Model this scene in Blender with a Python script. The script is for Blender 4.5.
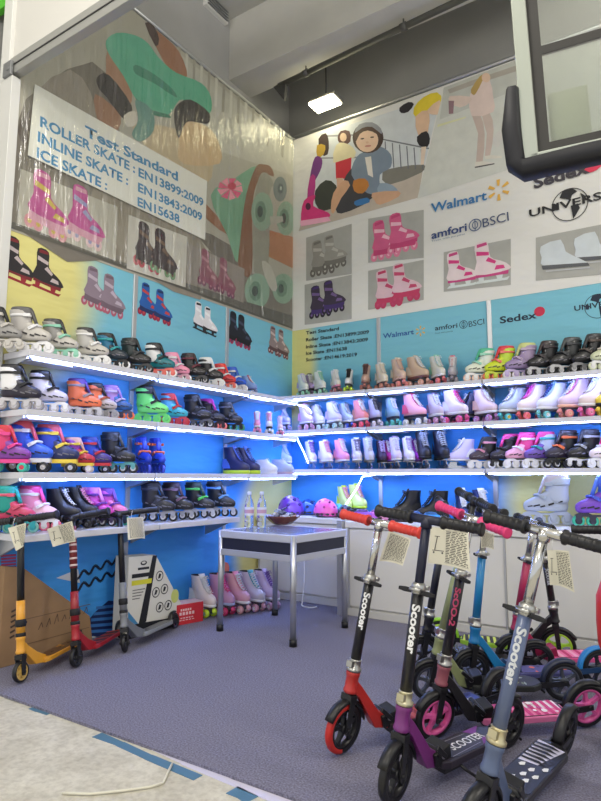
import bpy, bmesh, math, random
from math import pi, sin, cos, radians, atan2, sqrt, hypot
from mathutils import Vector, Matrix
random.seed(7)
for o in list(bpy.data.objects): bpy.data.objects.remove(o)
S = bpy.context.scene
COL = S.collection

# ------------------------------------------------------------------ camera
F_PX, YAW, PITCH, ROLL = 602.4, 0.5829, 0.1253, 0.0027
EYE = Vector((3.6101, -5.3084, 1.12))
fwd = Vector((-sin(YAW)*cos(PITCH), cos(YAW)*cos(PITCH), sin(PITCH)))
r0 = Vector((cos(YAW), sin(YAW), 0)); u0 = r0.cross(fwd)
RT = r0*cos(ROLL)+u0*sin(ROLL); UP = u0*cos(ROLL)-r0*sin(ROLL)
cam = bpy.data.cameras.new('camera'); camo = bpy.data.objects.new('camera', cam); COL.objects.link(camo)
cam.sensor_fit = 'VERTICAL'; cam.sensor_height = 36.0; cam.lens = F_PX/801*36.0
cam.clip_start = 0.02; cam.clip_end = 100
camo.matrix_world = Matrix(((RT.x, UP.x, -fwd.x, EYE.x), (RT.y, UP.y, -fwd.y, EYE.y), (RT.z, UP.z, -fwd.z, EYE.z), (0, 0, 0, 1)))
S.camera = camo
# ------------------------------------------------------------------ view, world, fill lights
S.view_settings.view_transform = 'Standard'; S.view_settings.look = 'None'
S.view_settings.gamma = 1.0; S.view_settings.exposure = 0.4; S.view_settings.use_curve_mapping = False
w = bpy.data.worlds.new('hall_ambient'); S.world = w; w.use_nodes = True  # even ambient fill added all around the open hall
bgn = w.node_tree.nodes['Background']; bgn.inputs[0].default_value = (0.95, 0.97, 1.0, 1); bgn.inputs[1].default_value = 0.68
# unseen point lights added to fill booth and ceiling, standing in for hall lamps
def fill_point(loc, energy):
    l = bpy.data.lights.new('hall_fill_light', 'POINT'); l.energy = energy; l.color = (1, .95, .86); l.shadow_soft_size = .35
    o = bpy.data.objects.new('hall_fill_light', l); COL.objects.link(o); o.location = loc
for loc, en in (((2.6, -4.3, 4.6), 105), ((5.8, -3.0, 4.2), 150), ((1.0, -7.6, 4.6), 130), ((5.2, -7.6, 4.6), 170)): fill_point(loc, en)

# ------------------------------------------------------------------ helpers
def ray(px, py): return fwd + RT*((px-300.5)/F_PX) - UP*((py-400.5)/F_PX)
def on_x(px, py, x): d = ray(px, py); return EYE + d*((x-EYE.x)/d.x)      # a spot on a wall facing +x
def on_y(px, py, y): d = ray(px, py); return EYE + d*((y-EYE.y)/d.y)      # a spot on a wall facing -y
def on_z(px, py, z): d = ray(px, py); return EYE + d*((z-EYE.z)/d.z)      # a spot on a level surface
def lin(c):
    def f(v):
        v = v/255.0
        return v/12.92 if v <= .04045 else ((v+.055)/1.055)**2.4
    return (f(c[0]), f(c[1]), f(c[2]), 1)
MATS = {}
def mat(rgb, rough=.5, metal=0.0, coat=0.0, emit=0.0, alpha=1.0, bump=0.0, bscale=200.0, noise=0.0, nscale=30.0):
    key = (tuple(rgb), rough, metal, coat, emit, alpha, bump, bscale, noise, nscale)
    if key in MATS: return MATS[key]
    m = bpy.data.materials.new('mat_%d_%d_%d' % tuple(int(v) for v in rgb)); m.use_nodes = True
    nt = m.node_tree; b = nt.nodes['Principled BSDF']
    b.inputs['Base Color'].default_value = lin(rgb); b.inputs['Roughness'].default_value = rough; b.inputs['Metallic'].default_value = metal
    b.inputs['Coat Weight'].default_value = coat; b.inputs['Alpha'].default_value = alpha
    if emit:
        b.inputs['Emission Color'].default_value = lin(rgb); b.inputs['Emission Strength'].default_value = emit
    if bump or noise:
        tc = nt.nodes.new('ShaderNodeTexCoord')
    if bump:
        n = nt.nodes.new('ShaderNodeTexNoise'); n.inputs['Scale'].default_value = bscale; n.inputs['Detail'].default_value = 3
        bp = nt.nodes.new('ShaderNodeBump'); bp.inputs['Strength'].default_value = bump; bp.inputs['Distance'].default_value = .01
        nt.links.new(tc.outputs['Object'], n.inputs['Vector']); nt.links.new(n.outputs['Fac'], bp.inputs['Height']); nt.links.new(bp.outputs['Normal'], b.inputs['Normal'])
    if noise:
        n2 = nt.nodes.new('ShaderNodeTexNoise'); n2.inputs['Scale'].default_value = nscale; n2.inputs['Detail'].default_value = 6
        mx = nt.nodes.new('ShaderNodeMixRGB'); mx.blend_type = 'MIX'
        c = lin(rgb); mx.inputs[1].default_value = tuple(v*(1-noise) for v in c[:3])+(1,); mx.inputs[2].default_value = tuple(min(1, v*(1+noise)) for v in c[:3])+(1,)
        rp = nt.nodes.new('ShaderNodeMapRange'); rp.inputs[1].default_value = .3; rp.inputs[2].default_value = .7
        nt.links.new(tc.outputs['Object'], n2.inputs['Vector']); nt.links.new(n2.outputs['Fac'], rp.inputs[0]); nt.links.new(rp.outputs[0], mx.inputs[0]); nt.links.new(mx.outputs[0], b.inputs['Base Color'])
    MATS[key] = m
    return m
class MB:
    def __init__(s): s.v = []; s.f = []; s.m = []; s.sm = []
    def add(s, vs, fs, mi=0, smooth=False):
        o = len(s.v); s.v += [tuple(x) for x in vs]
        for f in fs: s.f.append(tuple(i+o for i in f)); s.m.append(mi); s.sm.append(smooth)
    def box(s, c, d, mi=0, M=None):
        x, y, z = d[0]/2, d[1]/2, d[2]/2
        vs = [Vector((a, b, e)) for e in (-z, z) for b in (-y, y) for a in (-x, x)]
        if M is not None: vs = [M @ v for v in vs]
        vs = [v+Vector(c) for v in vs]
        s.add(vs, [(0, 2, 3, 1), (4, 5, 7, 6), (0, 1, 5, 4), (2, 6, 7, 3), (0, 4, 6, 2), (1, 3, 7, 5)], mi)
    def span(s, a, b, mi=0):
        s.box([(a[i]+b[i])/2 for i in range(3)], [abs(b[i]-a[i]) for i in range(3)], mi)
    def loft(s, rings, mi=0, caps=(True, True), smooth=True, closed=True):
        o = len(s.v); n = len(rings[0])
        for r in rings: s.v += [tuple(p) for p in r]
        for i in range(len(rings)-1):
            for j in range(n if closed else n-1):
                k = (j+1) % n
                s.f.append((o+i*n+j, o+i*n+k, o+(i+1)*n+k, o+(i+1)*n+j)); s.m.append(mi); s.sm.append(smooth)
        if closed and caps[0]: s.f.append(tuple(o+j for j in reversed(range(n)))); s.m.append(mi); s.sm.append(False)
        if closed and caps[1]: s.f.append(tuple(o+(len(rings)-1)*n+j for j in range(n))); s.m.append(mi); s.sm.append(False)
    def cyl(s, p0, p1, r, r1=None, n=14, mi=0, caps=(True, True)):
        p0 = Vector(p0); p1 = Vector(p1); r1 = r if r1 is None else r1
        a = (p1-p0).normalized(); e = a.orthogonal().normalized(); g = a.cross(e)
        s.loft([[p+(e*cos(2*pi*j/n)+g*sin(2*pi*j/n))*q for j in range(n)] for p, q in ((p0, r), (p1, r1))], mi, caps)
    def lathe(s, prof, o, axis, n=18, mi=0, caps=(True, True), seg=None):
        o = Vector(o); a = Vector(axis).normalized(); e = a.orthogonal().normalized(); g = a.cross(e)
        s.loft([[o+a*h+(e*cos(2*pi*j/n)+g*sin(2*pi*j/n))*q for j in range(n)] for q, h in prof], mi, caps)
    def tube(s, path, r, n=6, mi=0):
        P = [Vector(p) for p in path]; rings = []
        t0 = (P[1]-P[0]).normalized(); e = t0.orthogonal().normalized()
        for i, p in enumerate(P):
            t = (P[min(i+1, len(P)-1)]-P[max(i-1, 0)])
            t = t.normalized() if t.length > 1e-9 else t0
            e = (e-t*e.dot(t)); e = e.normalized() if e.length > 1e-6 else t.orthogonal().normalized()
            g = t.cross(e); rings.append([p+(e*cos(2*pi*j/n)+g*sin(2*pi*j/n))*r for j in range(n)])
        s.loft(rings, mi)
    def prism(s, pts, fn, a, b, mi=0, smooth=False):
        # pts: 2D outline; fn(u, v, w) -> 3D ; extruded from w=a to w=b
        n = len(pts); A = [fn(u, v, a) for u, v in pts]; B = [fn(u, v, b) for u, v in pts]
        s.add(A+B, [tuple(reversed(range(n))), tuple(range(n, 2*n))]+[(j, (j+1) % n, n+(j+1) % n, n+j) for j in range(n)], mi, smooth)
    def poly(s, pts, mi=0): s.add(pts, [tuple(range(len(pts)))], mi)
    def mesh(s, name):
        me = bpy.data.meshes.new(name); me.from_pydata(s.v, [], s.f)
        me.polygons.foreach_set('material_index', s.m); me.polygons.foreach_set('use_smooth', s.sm)
        bm = bmesh.new(); bm.from_mesh(me); bmesh.ops.recalc_face_normals(bm, faces=bm.faces); bm.to_mesh(me); bm.free()
        me.update(); return me
    def build(s, name, mats, parent=None, bevel=0, **kw):
        me = s.mesh(name)
        for m in (mats if isinstance(mats, (list, tuple)) else [mats]): me.materials.append(m)
        return link(name, me, parent, bevel, **kw)
def link(name, me, parent=None, bevel=0, label=None, cat=None, group=None, kind=None):
    o = bpy.data.objects.new(name, me); COL.objects.link(o)
    if parent is not None: o.parent = parent
    if bevel:
        b = o.modifiers.new('bevel', 'BEVEL'); b.width = bevel; b.segments = 2; b.limit_method = 'ANGLE'
    return tag(o, label, cat, group, kind)
def tag(o, label=None, cat=None, group=None, kind=None):
    if label: o['label'] = label
    if cat: o['category'] = cat
    if group: o['group'] = group
    if kind: o['kind'] = kind
    return o
def thing(name, label, cat, loc=(0, 0, 0), rz=0, group=None, scale=1.0):
    o = bpy.data.objects.new(name, None); COL.objects.link(o); o.location = loc; o.rotation_euler = (0, 0, rz); o.scale = (scale,)*3
    o.empty_display_size = .05
    return tag(o, label, cat, group)
def shared(name, me, mats, parent):            # a part whose mesh is shared, with this part's own materials
    o = bpy.data.objects.new(name, me); COL.objects.link(o); o.parent = parent
    for i, m in enumerate(mats):
        if i < len(o.material_slots): o.material_slots[i].link = 'OBJECT'; o.material_slots[i].material = m
    return o
def text_mesh(txt, bold=0.0, extrude=0.0):
    cu = bpy.data.curves.new('lettering', 'FONT'); cu.body = txt; cu.size = 1.0; cu.offset = bold; cu.extrude = extrude; cu.resolution_u = 3
    o = bpy.data.objects.new('lettering', cu); COL.objects.link(o)
    dg = bpy.context.evaluated_depsgraph_get(); me = bpy.data.meshes.new_from_object(o.evaluated_get(dg))
    bpy.data.objects.remove(o); bpy.data.curves.remove(cu)
    return me
def wall_text(txt, a, b, cap, m, parent, bold=.01, name='lettering', off=Vector((0, 0, 0)), slant=0):
    # lettering flat on a surface: baseline from a to b, capitals 'cap' metres tall
    me = text_mesh(txt, bold); a = Vector(a); b = Vector(b); ex = (b-a); L = ex.length; ex.normalize(); ey = (Vector((0, 0, 1))-ex*ex.z).normalized()
    xs = [v.co.x for v in me.vertices]; x0, x1 = min(xs), max(xs); k = cap/.73
    for v in me.vertices:
        v.co = a+ex*((v.co.x-x0)/(x1-x0)*L+slant*v.co.y*k)+ey*(v.co.y*k)+off
    me.materials.append(m); return link(name, me, parent)
def smooth_closed(pts, k=4):
    out = []; n = len(pts)
    for i in range(n):
        p0, p1, p2, p3 = [Vector(pts[(i+j-1) % n]) for j in range(4)]
        for t in range(k):
            t /= k; out.append(.5*((2*p1)+(p2-p0)*t+(2*p0-5*p1+4*p2-p3)*t*t+(3*p1-p0-3*p2+p3)*t*t*t))
    return out
def ellipse(cx, cy, rx, ry, n=18, rot=0): return [(cx+rx*cos(2*pi*i/n)*cos(rot)-ry*sin(2*pi*i/n)*sin(rot), cy+rx*cos(2*pi*i/n)*sin(rot)+ry*sin(2*pi*i/n)*cos(rot)) for i in range(n)]
class Print:
    """ink printed on a wall surface: flat coloured areas, each a hair above the last"""
    def __init__(s, plane, base, step=.00004):
        s.pl = plane; s.off = base; s.step = step; s.mb = MB(); s.mats = []
    def mi(s, rgb, rough=.6):
        m = mat(rgb, rough, noise=.06, nscale=9.0)
        if m not in s.mats: s.mats.append(m)
        return s.mats.index(m)
    def p3(s, a, z): return Vector((s.off, a, z)) if s.pl == 'x' else Vector((a, -s.off, z))
    def w(s, px, py):                              # photograph spot -> (along wall, height)
        q = on_x(px, py, 0) if s.pl == 'x' else on_y(px, py, 0)
        return (q.y, q.z) if s.pl == 'x' else (q.x, q.z)
    def area(s, rgb, pts, smooth=0):               # pts in metres on the wall
        if smooth: pts = [(p[0], p[1]) for p in smooth_closed([Vector((a, b, 0)) for a, b in pts], smooth)]
        s.mb.poly([s.p3(a, z) for a, z in pts], s.mi(rgb)); s.off += s.step
    def px(s, rgb, pts, smooth=0): s.area(rgb, [s.w(*p) for p in pts], smooth)
    def line(s, rgb, pts, wd):
        for a, b in zip(pts, pts[1:]):
            d = Vector((b[0]-a[0], b[1]-a[1])); n = Vector((-d.y, d.x)).normalized()*wd/2
            s.mb.poly([s.p3(a[0]+n.x, a[1]+n.y), s.p3(b[0]+n.x, b[1]+n.y), s.p3(b[0]-n.x, b[1]-n.y), s.p3(a[0]-n.x, a[1]-n.y)], s.mi(rgb))
        s.off += s.step
    def skate(s, kind, c, size, boot, sole, wheel, trim, flip=1, rot=0):
        cx, cz = c; cr, sr = cos(rot), sin(rot)
        def T(pts): return [(cx+flip*((u-.5)*.78*cr-(v-.5)*sr)*size, cz+((u-.5)*.78*sr+(v-.5)*cr)*size) for u, v in pts]
        if kind == 'ice':
            s.area(wheel, T([(.02, .08), (.95, .06), (1.02, .14), (.9, .12), (.1, .14)])); s.area(wheel, T([(.15, .1), (.28, .1), (.3, .25), (.13, .25)])); s.area(wheel, T([(.68, .1), (.8, .1), (.85, .25), (.62, .25)]))
        else:
            xs = (.08, .34, .6, .88) if kind == 'inl' else (.1, .3, .66, .88)
            for x in xs: s.area(wheel, T(ellipse(x, .11, .12, .12, 12)))
            for x in xs: s.area(trim, T(ellipse(x, .11, .05, .05, 8)))
            s.area(sole, T([(.06, .14), (.9, .12), (.96, .26), (.06, .28)]))
        s.area(sole, T([(.06, .22), (.98, .2), (1.0, .3), (.06, .32)]))
        s.area(boot, T([(.07, .29), (.1, .6), (.06, 1.0), (.42, 1.02), (.5, .66), (.8, .52), (.98, .42), (1.0, .29)]), 3)
        s.area(trim, T([(.1, .74), (.46, .7), (.46, .78), (.1, .84)])); s.area(trim, T([(.36, .58), (.62, .48), (.66, .54), (.44, .66)])); s.area(sole, T([(.12, .92), (.42, .95), (.4, 1.02), (.12, 1.0)]))
        s.area(trim, T([(.6, .34), (.9, .34), (.86, .42), (.66, .44)]))
    def build(s, name, parent, label=None): return s.mb.build(name, s.mats, parent, label=label)
# ------------------------------------------------------------------ the setting
WALL_END = -3.26
def floor_mat(kind):
    m = bpy.data.materials.new('mat_'+kind); m.use_nodes = True; nt = m.node_tree; N = nt.nodes; Lk = nt.links; b = N['Principled BSDF']
    tc = N.new('ShaderNodeTexCoord'); b.inputs['Roughness'].default_value = .95
    n1 = N.new('ShaderNodeTexNoise'); n2 = N.new('ShaderNodeTexNoise'); Lk.new(tc.outputs['Object'], n1.inputs['Vector']); Lk.new(tc.outputs['Object'], n2.inputs['Vector'])
    r = N.new('ShaderNodeValToRGB'); mx = N.new('ShaderNodeMixRGB'); mx.blend_type = 'MULTIPLY'; mx.inputs[0].default_value = 1
    r2 = N.new('ShaderNodeValToRGB'); bp = N.new('ShaderNodeBump')
    if kind == 'carpet':
        n1.inputs['Scale'].default_value = 130; n1.inputs['Detail'].default_value = 4; n2.inputs['Scale'].default_value = 2.2; n2.inputs['Detail'].default_value = 3
        r.color_ramp.elements[0].position = .3; r.color_ramp.elements[0].color = lin((92, 91, 108)); r.color_ramp.elements[1].position = .72; r.color_ramp.elements[1].color = lin((148, 146, 168))
        r2.color_ramp.elements[0].color = (.86, .86, .87, 1); r2.color_ramp.elements[1].color = (1, 1, 1, 1)
        bp.inputs['Strength'].default_value = .3; bp.inputs['Distance'].default_value = .003
    else:
        n1.inputs['Scale'].default_value = 4; n1.inputs['Detail'].default_value = 12; n1.inputs['Roughness'].default_value = .7; n2.inputs['Scale'].default_value = 45; n2.inputs['Detail'].default_value = 5
        r.color_ramp.elements[0].position = .3; r.color_ramp.elements[0].color = lin((184, 179, 164)); r.color_ramp.elements[1].position = .7; r.color_ramp.elements[1].color = lin((218, 214, 200))
        r2.color_ramp.elements[0].position = .3; r2.color_ramp.elements[0].color = (.8, .79, .77, 1); r2.color_ramp.elements[1].position = .6; r2.color_ramp.elements[1].color = (1, 1, 1, 1)
        bp.inputs['Strength'].default_value = .3; bp.inputs['Distance'].default_value = .003
    Lk.new(n1.outputs['Fac'], r.inputs[0]); Lk.new(n2.outputs['Fac'], r2.inputs[0]); Lk.new(r.outputs[0], mx.inputs[1]); Lk.new(r2.outputs[0], mx.inputs[2]); Lk.new(mx.outputs[0], b.inputs['Base Color'])
    Lk.new(n1.outputs['Fac'], bp.inputs['Height']); Lk.new(bp.outputs[0], b.inputs['Normal'])
    return m
g = MB(); g.span((-3, -11, -.16), (11, 3, -.012)); g.build('floor', floor_mat('concrete'), kind='structure')
g = MB(); g.span((0, -3.42, -.012), (4.6, 0, 0))
tag(g.build('carpet', floor_mat('carpet')), 'grey violet needle felt carpet covering the booth floor', 'carpet')
GREY = mat((172, 172, 170), .85, noise=.06, nscale=2)
g = MB(); g.span((-3, .35, -.012), (11, .5, 6.3)); g.build('wall_back', GREY, kind='structure')
g = MB(); g.span((-.45, -11, 2.75), (-.3, .35, 6.3)); g.build('wall_left', GREY, kind='structure')
g = MB(); g.span((-3, -11, 6.0), (11, .5, 6.15)); g.build('ceiling', mat((196, 195, 190), .9, noise=.05, nscale=3), kind='structure')
g = MB(); g.span((-.3, -.78, 5.3), (11, -.42, 6.0)); g.span((-.3, -5.6, 5.35), (11, -5.2, 6.0)); g.build('ceiling_beam', mat((206, 205, 200), .9, noise=.04, nscale=3), kind='structure')

# booth wall panels (printed fabric in aluminium frames)
CY, YE, AZ = lin((124, 194, 214)), lin((222, 214, 136)), lin((66, 160, 240))
def backdrop_mat(blobs_):
    m = bpy.data.materials.new('mat_backdrop'); m.use_nodes = True; nt = m.node_tree; N = nt.nodes; Lk = nt.links; b = N['Principled BSDF']
    b.inputs['Roughness'].default_value = .55
    tc = N.new('ShaderNodeTexCoord'); sp = N.new('ShaderNodeSeparateXYZ'); Lk.new(tc.outputs['Object'], sp.inputs[0])
    mr = N.new('ShaderNodeMapRange'); Lk.new(sp.outputs['Z'], mr.inputs[0]); mr.inputs[1].default_value = 2.25; mr.inputs[2].default_value = 1.65
    mx = N.new('ShaderNodeMixRGB'); mx.inputs[1].default_value = CY; mx.inputs[2].default_value = AZ; Lk.new(mr.outputs[0], mx.inputs[0]); last = mx.outputs[0]  # azure lower down has the shelf strips' blue glow put into the colour
    for c, sc, r in blobs_:
        d = N.new('ShaderNodeVectorMath'); d.operation = 'SUBTRACT'; Lk.new(tc.outputs['Object'], d.inputs[0]); d.inputs[1].default_value = c
        q = N.new('ShaderNodeVectorMath'); q.operation = 'MULTIPLY'; Lk.new(d.outputs[0], q.inputs[0]); q.inputs[1].default_value = sc
        e = N.new('ShaderNodeVectorMath'); e.operation = 'LENGTH'; Lk.new(q.outputs[0], e.inputs[0])
        k = N.new('ShaderNodeMapRange'); k.interpolation_type = 'SMOOTHSTEP'; Lk.new(e.outputs['Value'], k.inputs[0]); k.inputs[1].default_value = r*1.25; k.inputs[2].default_value = r*.7
        x = N.new('ShaderNodeMixRGB'); Lk.new(k.outputs[0], x.inputs[0]); Lk.new(last, x.inputs[1]); x.inputs[2].default_value = YE; last = x.outputs[0]
    Lk.new(last, b.inputs['Base Color'])
    n = N.new('ShaderNodeTexNoise'); n.inputs['Scale'].default_value = 2.5; n.inputs['Detail'].default_value = 2
    mp = N.new('ShaderNodeMapping'); mp.inputs['Scale'].default_value = (1, 1, 3.5); Lk.new(tc.outputs['Object'], mp.inputs[0]); Lk.new(mp.outputs[0], n.inputs['Vector'])
    bp = N.new('ShaderNodeBump'); bp.inputs['Strength'].default_value = .25; bp.inputs['Distance'].default_value = .08; Lk.new(n.outputs['Fac'], bp.inputs['Height']); Lk.new(bp.outputs[0], b.inputs['Normal'])
    return m
BD = backdrop_mat((((0, -3.28, 2.45), (1, 1.1, .9), .78), ((0, -.45, .45), (1, 1.5, 1), .72), ((0, -.25, .95), (1, .9, 1.5), .42)))
BDR = backdrop_mat((((0, 0, 2.3), (2.2, 1, .95), .66), ((2.75, 0, .95), (.8, 1, 1), .46)))
LY = [WALL_END, -2.2, -1.09, 0.0]; RX = [0.0, 1.04, 2.13, 3.22]
ALU = mat((196, 198, 202), .35, .75); WHITE = mat((232, 232, 230), .5); BLK = mat((18, 18, 20), .45)
lt = ['yellow to blue printed fabric panel at the open end of left wall', 'blue printed fabric panel in the middle of left wall', 'blue printed fabric panel of left wall next to the corner']
rt_ = ['printed fabric panel with test standard list on right wall beside corner', 'blue printed fabric panel on right wall, second from corner', 'blue printed fabric panel on right wall at the frame edge']
PL = []; PR = []
for i in range(3):
    g = MB(); g.span((-.03, LY[i]+.018, .01), (0, LY[i+1]-(.018 if i < 2 else .0), 2.69)); PL.append(tag(g.build('backdrop_panel', BD), lt[i], 'wall panel', 'printed booth wall panels'))
    g = MB(); g.span((RX[i]+(.018 if i else .0), 0, .01), (RX[i+1]-.018, .03, 2.69)); PR.append(tag(g.build('backdrop_panel', BDR), rt_[i], 'wall panel', 'printed booth wall panels'))
for i, y in enumerate(LY[:3]):
    g = MB(); g.span((-.04, y-.02, 0), (.014, y+.02, 2.69)) if i else g.span((-.2, y-.05, 0), (.03, y+.012, 3.72))
    g.build('trim_%d' % (i+1), ALU if i else mat((214, 214, 210), .4), bevel=.003, kind='structure')
for i, x in enumerate(RX[1:]):
    g = MB(); g.span((x-.02, -.014, 0), (x+.02, .04, 2.69)); g.build('trim_%d' % (i+4), ALU, bevel=.003, kind='structure')

# printed product shots on the blue panels
P = Print('x', .0008)
for px, py, sz, kd, bo, so, wh, tr in ((18, 263, .29, 'ice', (38, 34, 36), (120, 34, 40), (150, 40, 48), (190, 175, 175)), (48, 274, .29, 'ice', (40, 36, 38), (120, 34, 40), (150, 40, 48), (190, 175, 175)),
        (97, 290, .29, 'inl', (140, 124, 138), (110, 92, 104), (176, 92, 112), (186, 172, 186)), (113, 297, .29, 'inl', (140, 124, 138), (110, 92, 104), (176, 92, 112), (186, 172, 186))):
    P.skate(kd, P.w(px, py), sz, bo, so, wh, tr, 1, -.1)
P.build('printed_skates', PL[0])
P = Print('x', .0008)
for px, py, sz, kd, bo, so, wh, tr in ((149, 302, .26, 'quad', (34, 92, 168), (30, 48, 96), (150, 40, 74), (196, 70, 66)), (163, 308, .26, 'quad', (34, 92, 168), (30, 48, 96), (150, 40, 74), (196, 70, 66)),
        (201, 319, .26, 'ice', (232, 230, 232), (34, 34, 40), (40, 40, 46), (250, 250, 250)), (210, 323, .25, 'ice', (232, 230, 232), (34, 34, 40), (40, 40, 46), (250, 250, 250))):
    P.skate(kd, P.w(px, py), sz, bo, so, wh, tr, 1, -.1)
P.build('printed_skates', PL[1])
P = Print('x', .0008)
for px, py, sz, kd, bo, so, wh, tr in ((236, 330, .3, 'quad', (30, 32, 44), (24, 24, 30), (170, 50, 90), (70, 76, 98)), (244, 333, .3, 'quad', (30, 32, 44), (24, 24, 30), (170, 50, 90), (70, 76, 98)),
        (275, 342, .28, 'quad', (150, 132, 134), (96, 70, 74), (120, 70, 80), (210, 190, 190)), (283, 345, .28, 'quad', (150, 132, 134), (96, 70, 74), (120, 70, 80), (210, 190, 190))):
    P.skate(kd, P.w(px, py), sz, bo, so, wh, tr, 1, -.1)
# striped disc and coral dot printed low, near the corner
c = P.w(233, 590)
P.area((46, 52, 110), ellipse(c[0], c[1], .17, .17))
for k in range(7):
    zz = c[1]-.14+k*.045; hw = sqrt(max(0, .17**2-(zz-c[1])**2)); P.line((190, 205, 225), [(c[0]-hw, zz), (c[0]+hw, zz)], .018)
P.area((226, 122, 100), ellipse(c[0]-.12, c[1]+.2, .06, .06))
P.build('printed_shapes', PL[2])
# waves, triangle and striped dome printed low on the first left panel
P = Print('x', .0008)
P.px((214, 216, 220), [(56, 578), (78, 569), (80, 583)])
for dz in (0, 12):
    P.line((16, 22, 50), [P.w(75+k, 577+dz-k*.42+3.0*sin(k*.55)) for k in range(46)], .02)
P.px((20, 40, 92), [(83, 634), (90, 618), (102, 606), (113, 601), (113, 634)], 2)
for k in range(5): P.line((60, 120, 190), [P.w(86+k*2.5, 632-k*6), P.w(113, 630-k*6)], .02)
for k in range(6): P.line((196, 70, 110), [P.w(1, 571-3*k), P.w(16, 569-3*k+1)], .012)
P.build('printed_shapes', PL[0])

# logos and lists printed on the right hand panels
INK = mat((24, 38, 62), .6); BLUEINK = mat((38, 96, 176), .6); GOLD = mat((236, 190, 80), .6); REDINK = mat((206, 44, 78), .6); BLACKINK = mat((28, 28, 32), .6)
OY = Vector((0, -.0012, 0))
def R(px, py): return on_y(px, py, 0)
def spark(P, px, py, r, rgb=(236, 186, 84)):
    c = P.w(px, py)
    for k in range(6):
        a = pi/2+k*pi/3; d = (cos(a), sin(a)); n = (-d[1], d[0])
        P.area(rgb, [(c[0]+d[0]*r*.4-n[0]*r*.09, c[1]+d[1]*r*.4-n[1]*r*.09), (c[0]+d[0]*r-n[0]*r*.16, c[1]+d[1]*r-n[1]*r*.16), (c[0]+d[0]*r+n[0]*r*.16, c[1]+d[1]*r+n[1]*r*.16), (c[0]+d[0]*r*.4+n[0]*r*.09, c[1]+d[1]*r*.4+n[1]*r*.09)])
def ringmark(P, px, py, r, rgb):
    c = P.w(px, py)
    for q, wd in ((1, .16), (.62, .14)):
        pts = ellipse(c[0], c[1], r*q*(1 if q == 1 else .7), r*q, 20); P.line(rgb, pts+[pts[0]], r*wd)
    P.line(rgb, [(c[0], c[1]-r*.9), (c[0], c[1]+r*.9)], r*.12)
def globe(P, px, py, r, rgb):
    c = P.w(px, py); pts = ellipse(c[0], c[1], r, r, 28); P.line(rgb, pts+[pts[0]], r*.05)
    for q in ([(-.35, .95), (.2, .98), (.45, .72), (.15, .55), (.05, .25), (-.2, .4), (-.55, .55)], [(.05, -.1), (.45, -.05), (.55, -.35), (.3, -.75), (.15, -.95), (.1, -.5)], [(.6, .6), (.85, .35), (.95, .05), (.7, .2)], [(-.9, .3), (-.6, .1), (-.7, -.2), (-.95, -.15)]):
        P.area(rgb, [(c[0]+a*r, c[1]+b*r) for a, b in q])
for tx, a, b in (('Test Standard', (306, 334.5), (339, 330)), ('Roller Skate :EN13899:2009', (306, 341.5), (369, 333.5)), ('Inline Skate :EN13843:2009', (306, 348.5), (368, 341)), ('Ice Skate :EN15638', (306, 355), (347, 350)), ('Scooter :EN14619:2019', (306, 361.5), (357, 356))):
    wall_text(tx, R(*a), R(*b), .036, BLACKINK, PR[0], .03, off=OY)
wall_text('Walmart', R(383, 338.5), R(414, 334), .05, mat((36, 84, 160), .6), PR[1], .02, off=OY)
wall_text('amfori', R(435, 330.5), R(457.5, 327.5), .046, INK, PR[1], .015, off=OY)
wall_text('Trade with purpose', R(435, 334), R(453, 331.5), .012, INK, PR[1], .0, off=OY)
wall_text('BSCI', R(469, 327), R(484.5, 324), .054, INK, PR[1], .0, off=OY)
P = Print('y', .0008); spark(P, 420.5, 331, .05); ringmark(P, 463.5, 324.5, .036, (24, 38, 62)); P.build('logo_marks', PR[1])
wall_text('Sedex', R(500, 323.5), R(537, 318), .062, INK, PR[2], .025, off=OY)
wall_text('UNIVERSAL', R(574.5, 311), R(628, 302.5), .045, INK, PR[2], .02, off=OY*1.6)
P = Print('y', .0008); P.area((206, 44, 78), ellipse(*P.w(539.5, 311.5), .045, .042)); globe(P, 598, 306, .1, (24, 38, 62)); P.build('logo_marks', PR[2])

# ------------------------------------------------------------------ the two big hanging banners
ZB = 4.88
def cloth_mat(rgb, rough, bump, sc, coat=0):
    m = bpy.data.materials.new('mat_banner'); m.use_nodes = True; nt = m.node_tree; N = nt.nodes; Lk = nt.links; b = N['Principled BSDF']
    b.inputs['Base Color'].default_value = lin(rgb); b.inputs['Roughness'].default_value = rough; b.inputs['Coat Weight'].default_value = coat
    tc = N.new('ShaderNodeTexCoord'); mp = N.new('ShaderNodeMapping'); mp.inputs['Scale'].default_value = sc; n = N.new('ShaderNodeTexNoise'); n.inputs['Scale'].default_value = 1.6; n.inputs['Detail'].default_value = 3
    bp = N.new('ShaderNodeBump'); bp.inputs['Strength'].default_value = bump; bp.inputs['Distance'].default_value = .1
    Lk.new(tc.outputs['Object'], mp.inputs[0]); Lk.new(mp.outputs[0], n.inputs['Vector']); Lk.new(n.outputs['Fac'], bp.inputs['Height']); Lk.new(bp.outputs[0], b.inputs['Normal']); return m
g = MB(); g.span((-.012, WALL_END+.02, 2.69), (.004, -.006, ZB))
BL = tag(g.build('hanging_banner', mat((176, 172, 158), .6)), 'large photo banner of a roller skater under clear film on left wall', 'banner')
P = Print('x', .0046)
def z1(pts): return [(80+x/2.732, 10+y/2.732) for x, y in pts]
def z2(pts): return [(180+x/3.817, 130+y/3.817) for x, y in pts]
P.px((120, 114, 104), [(18, 120), (40, 88), (92, 62), (118, 110), (112, 260), (16, 228)], 2)
P.px((96, 88, 80), [(20, 120), (45, 100), (60, 112), (70, 150), (40, 150), (20, 140)], 2)
P.px((150, 142, 130), [(38, 90), (70, 70), (90, 92), (96, 130), (60, 112)], 2)
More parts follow.
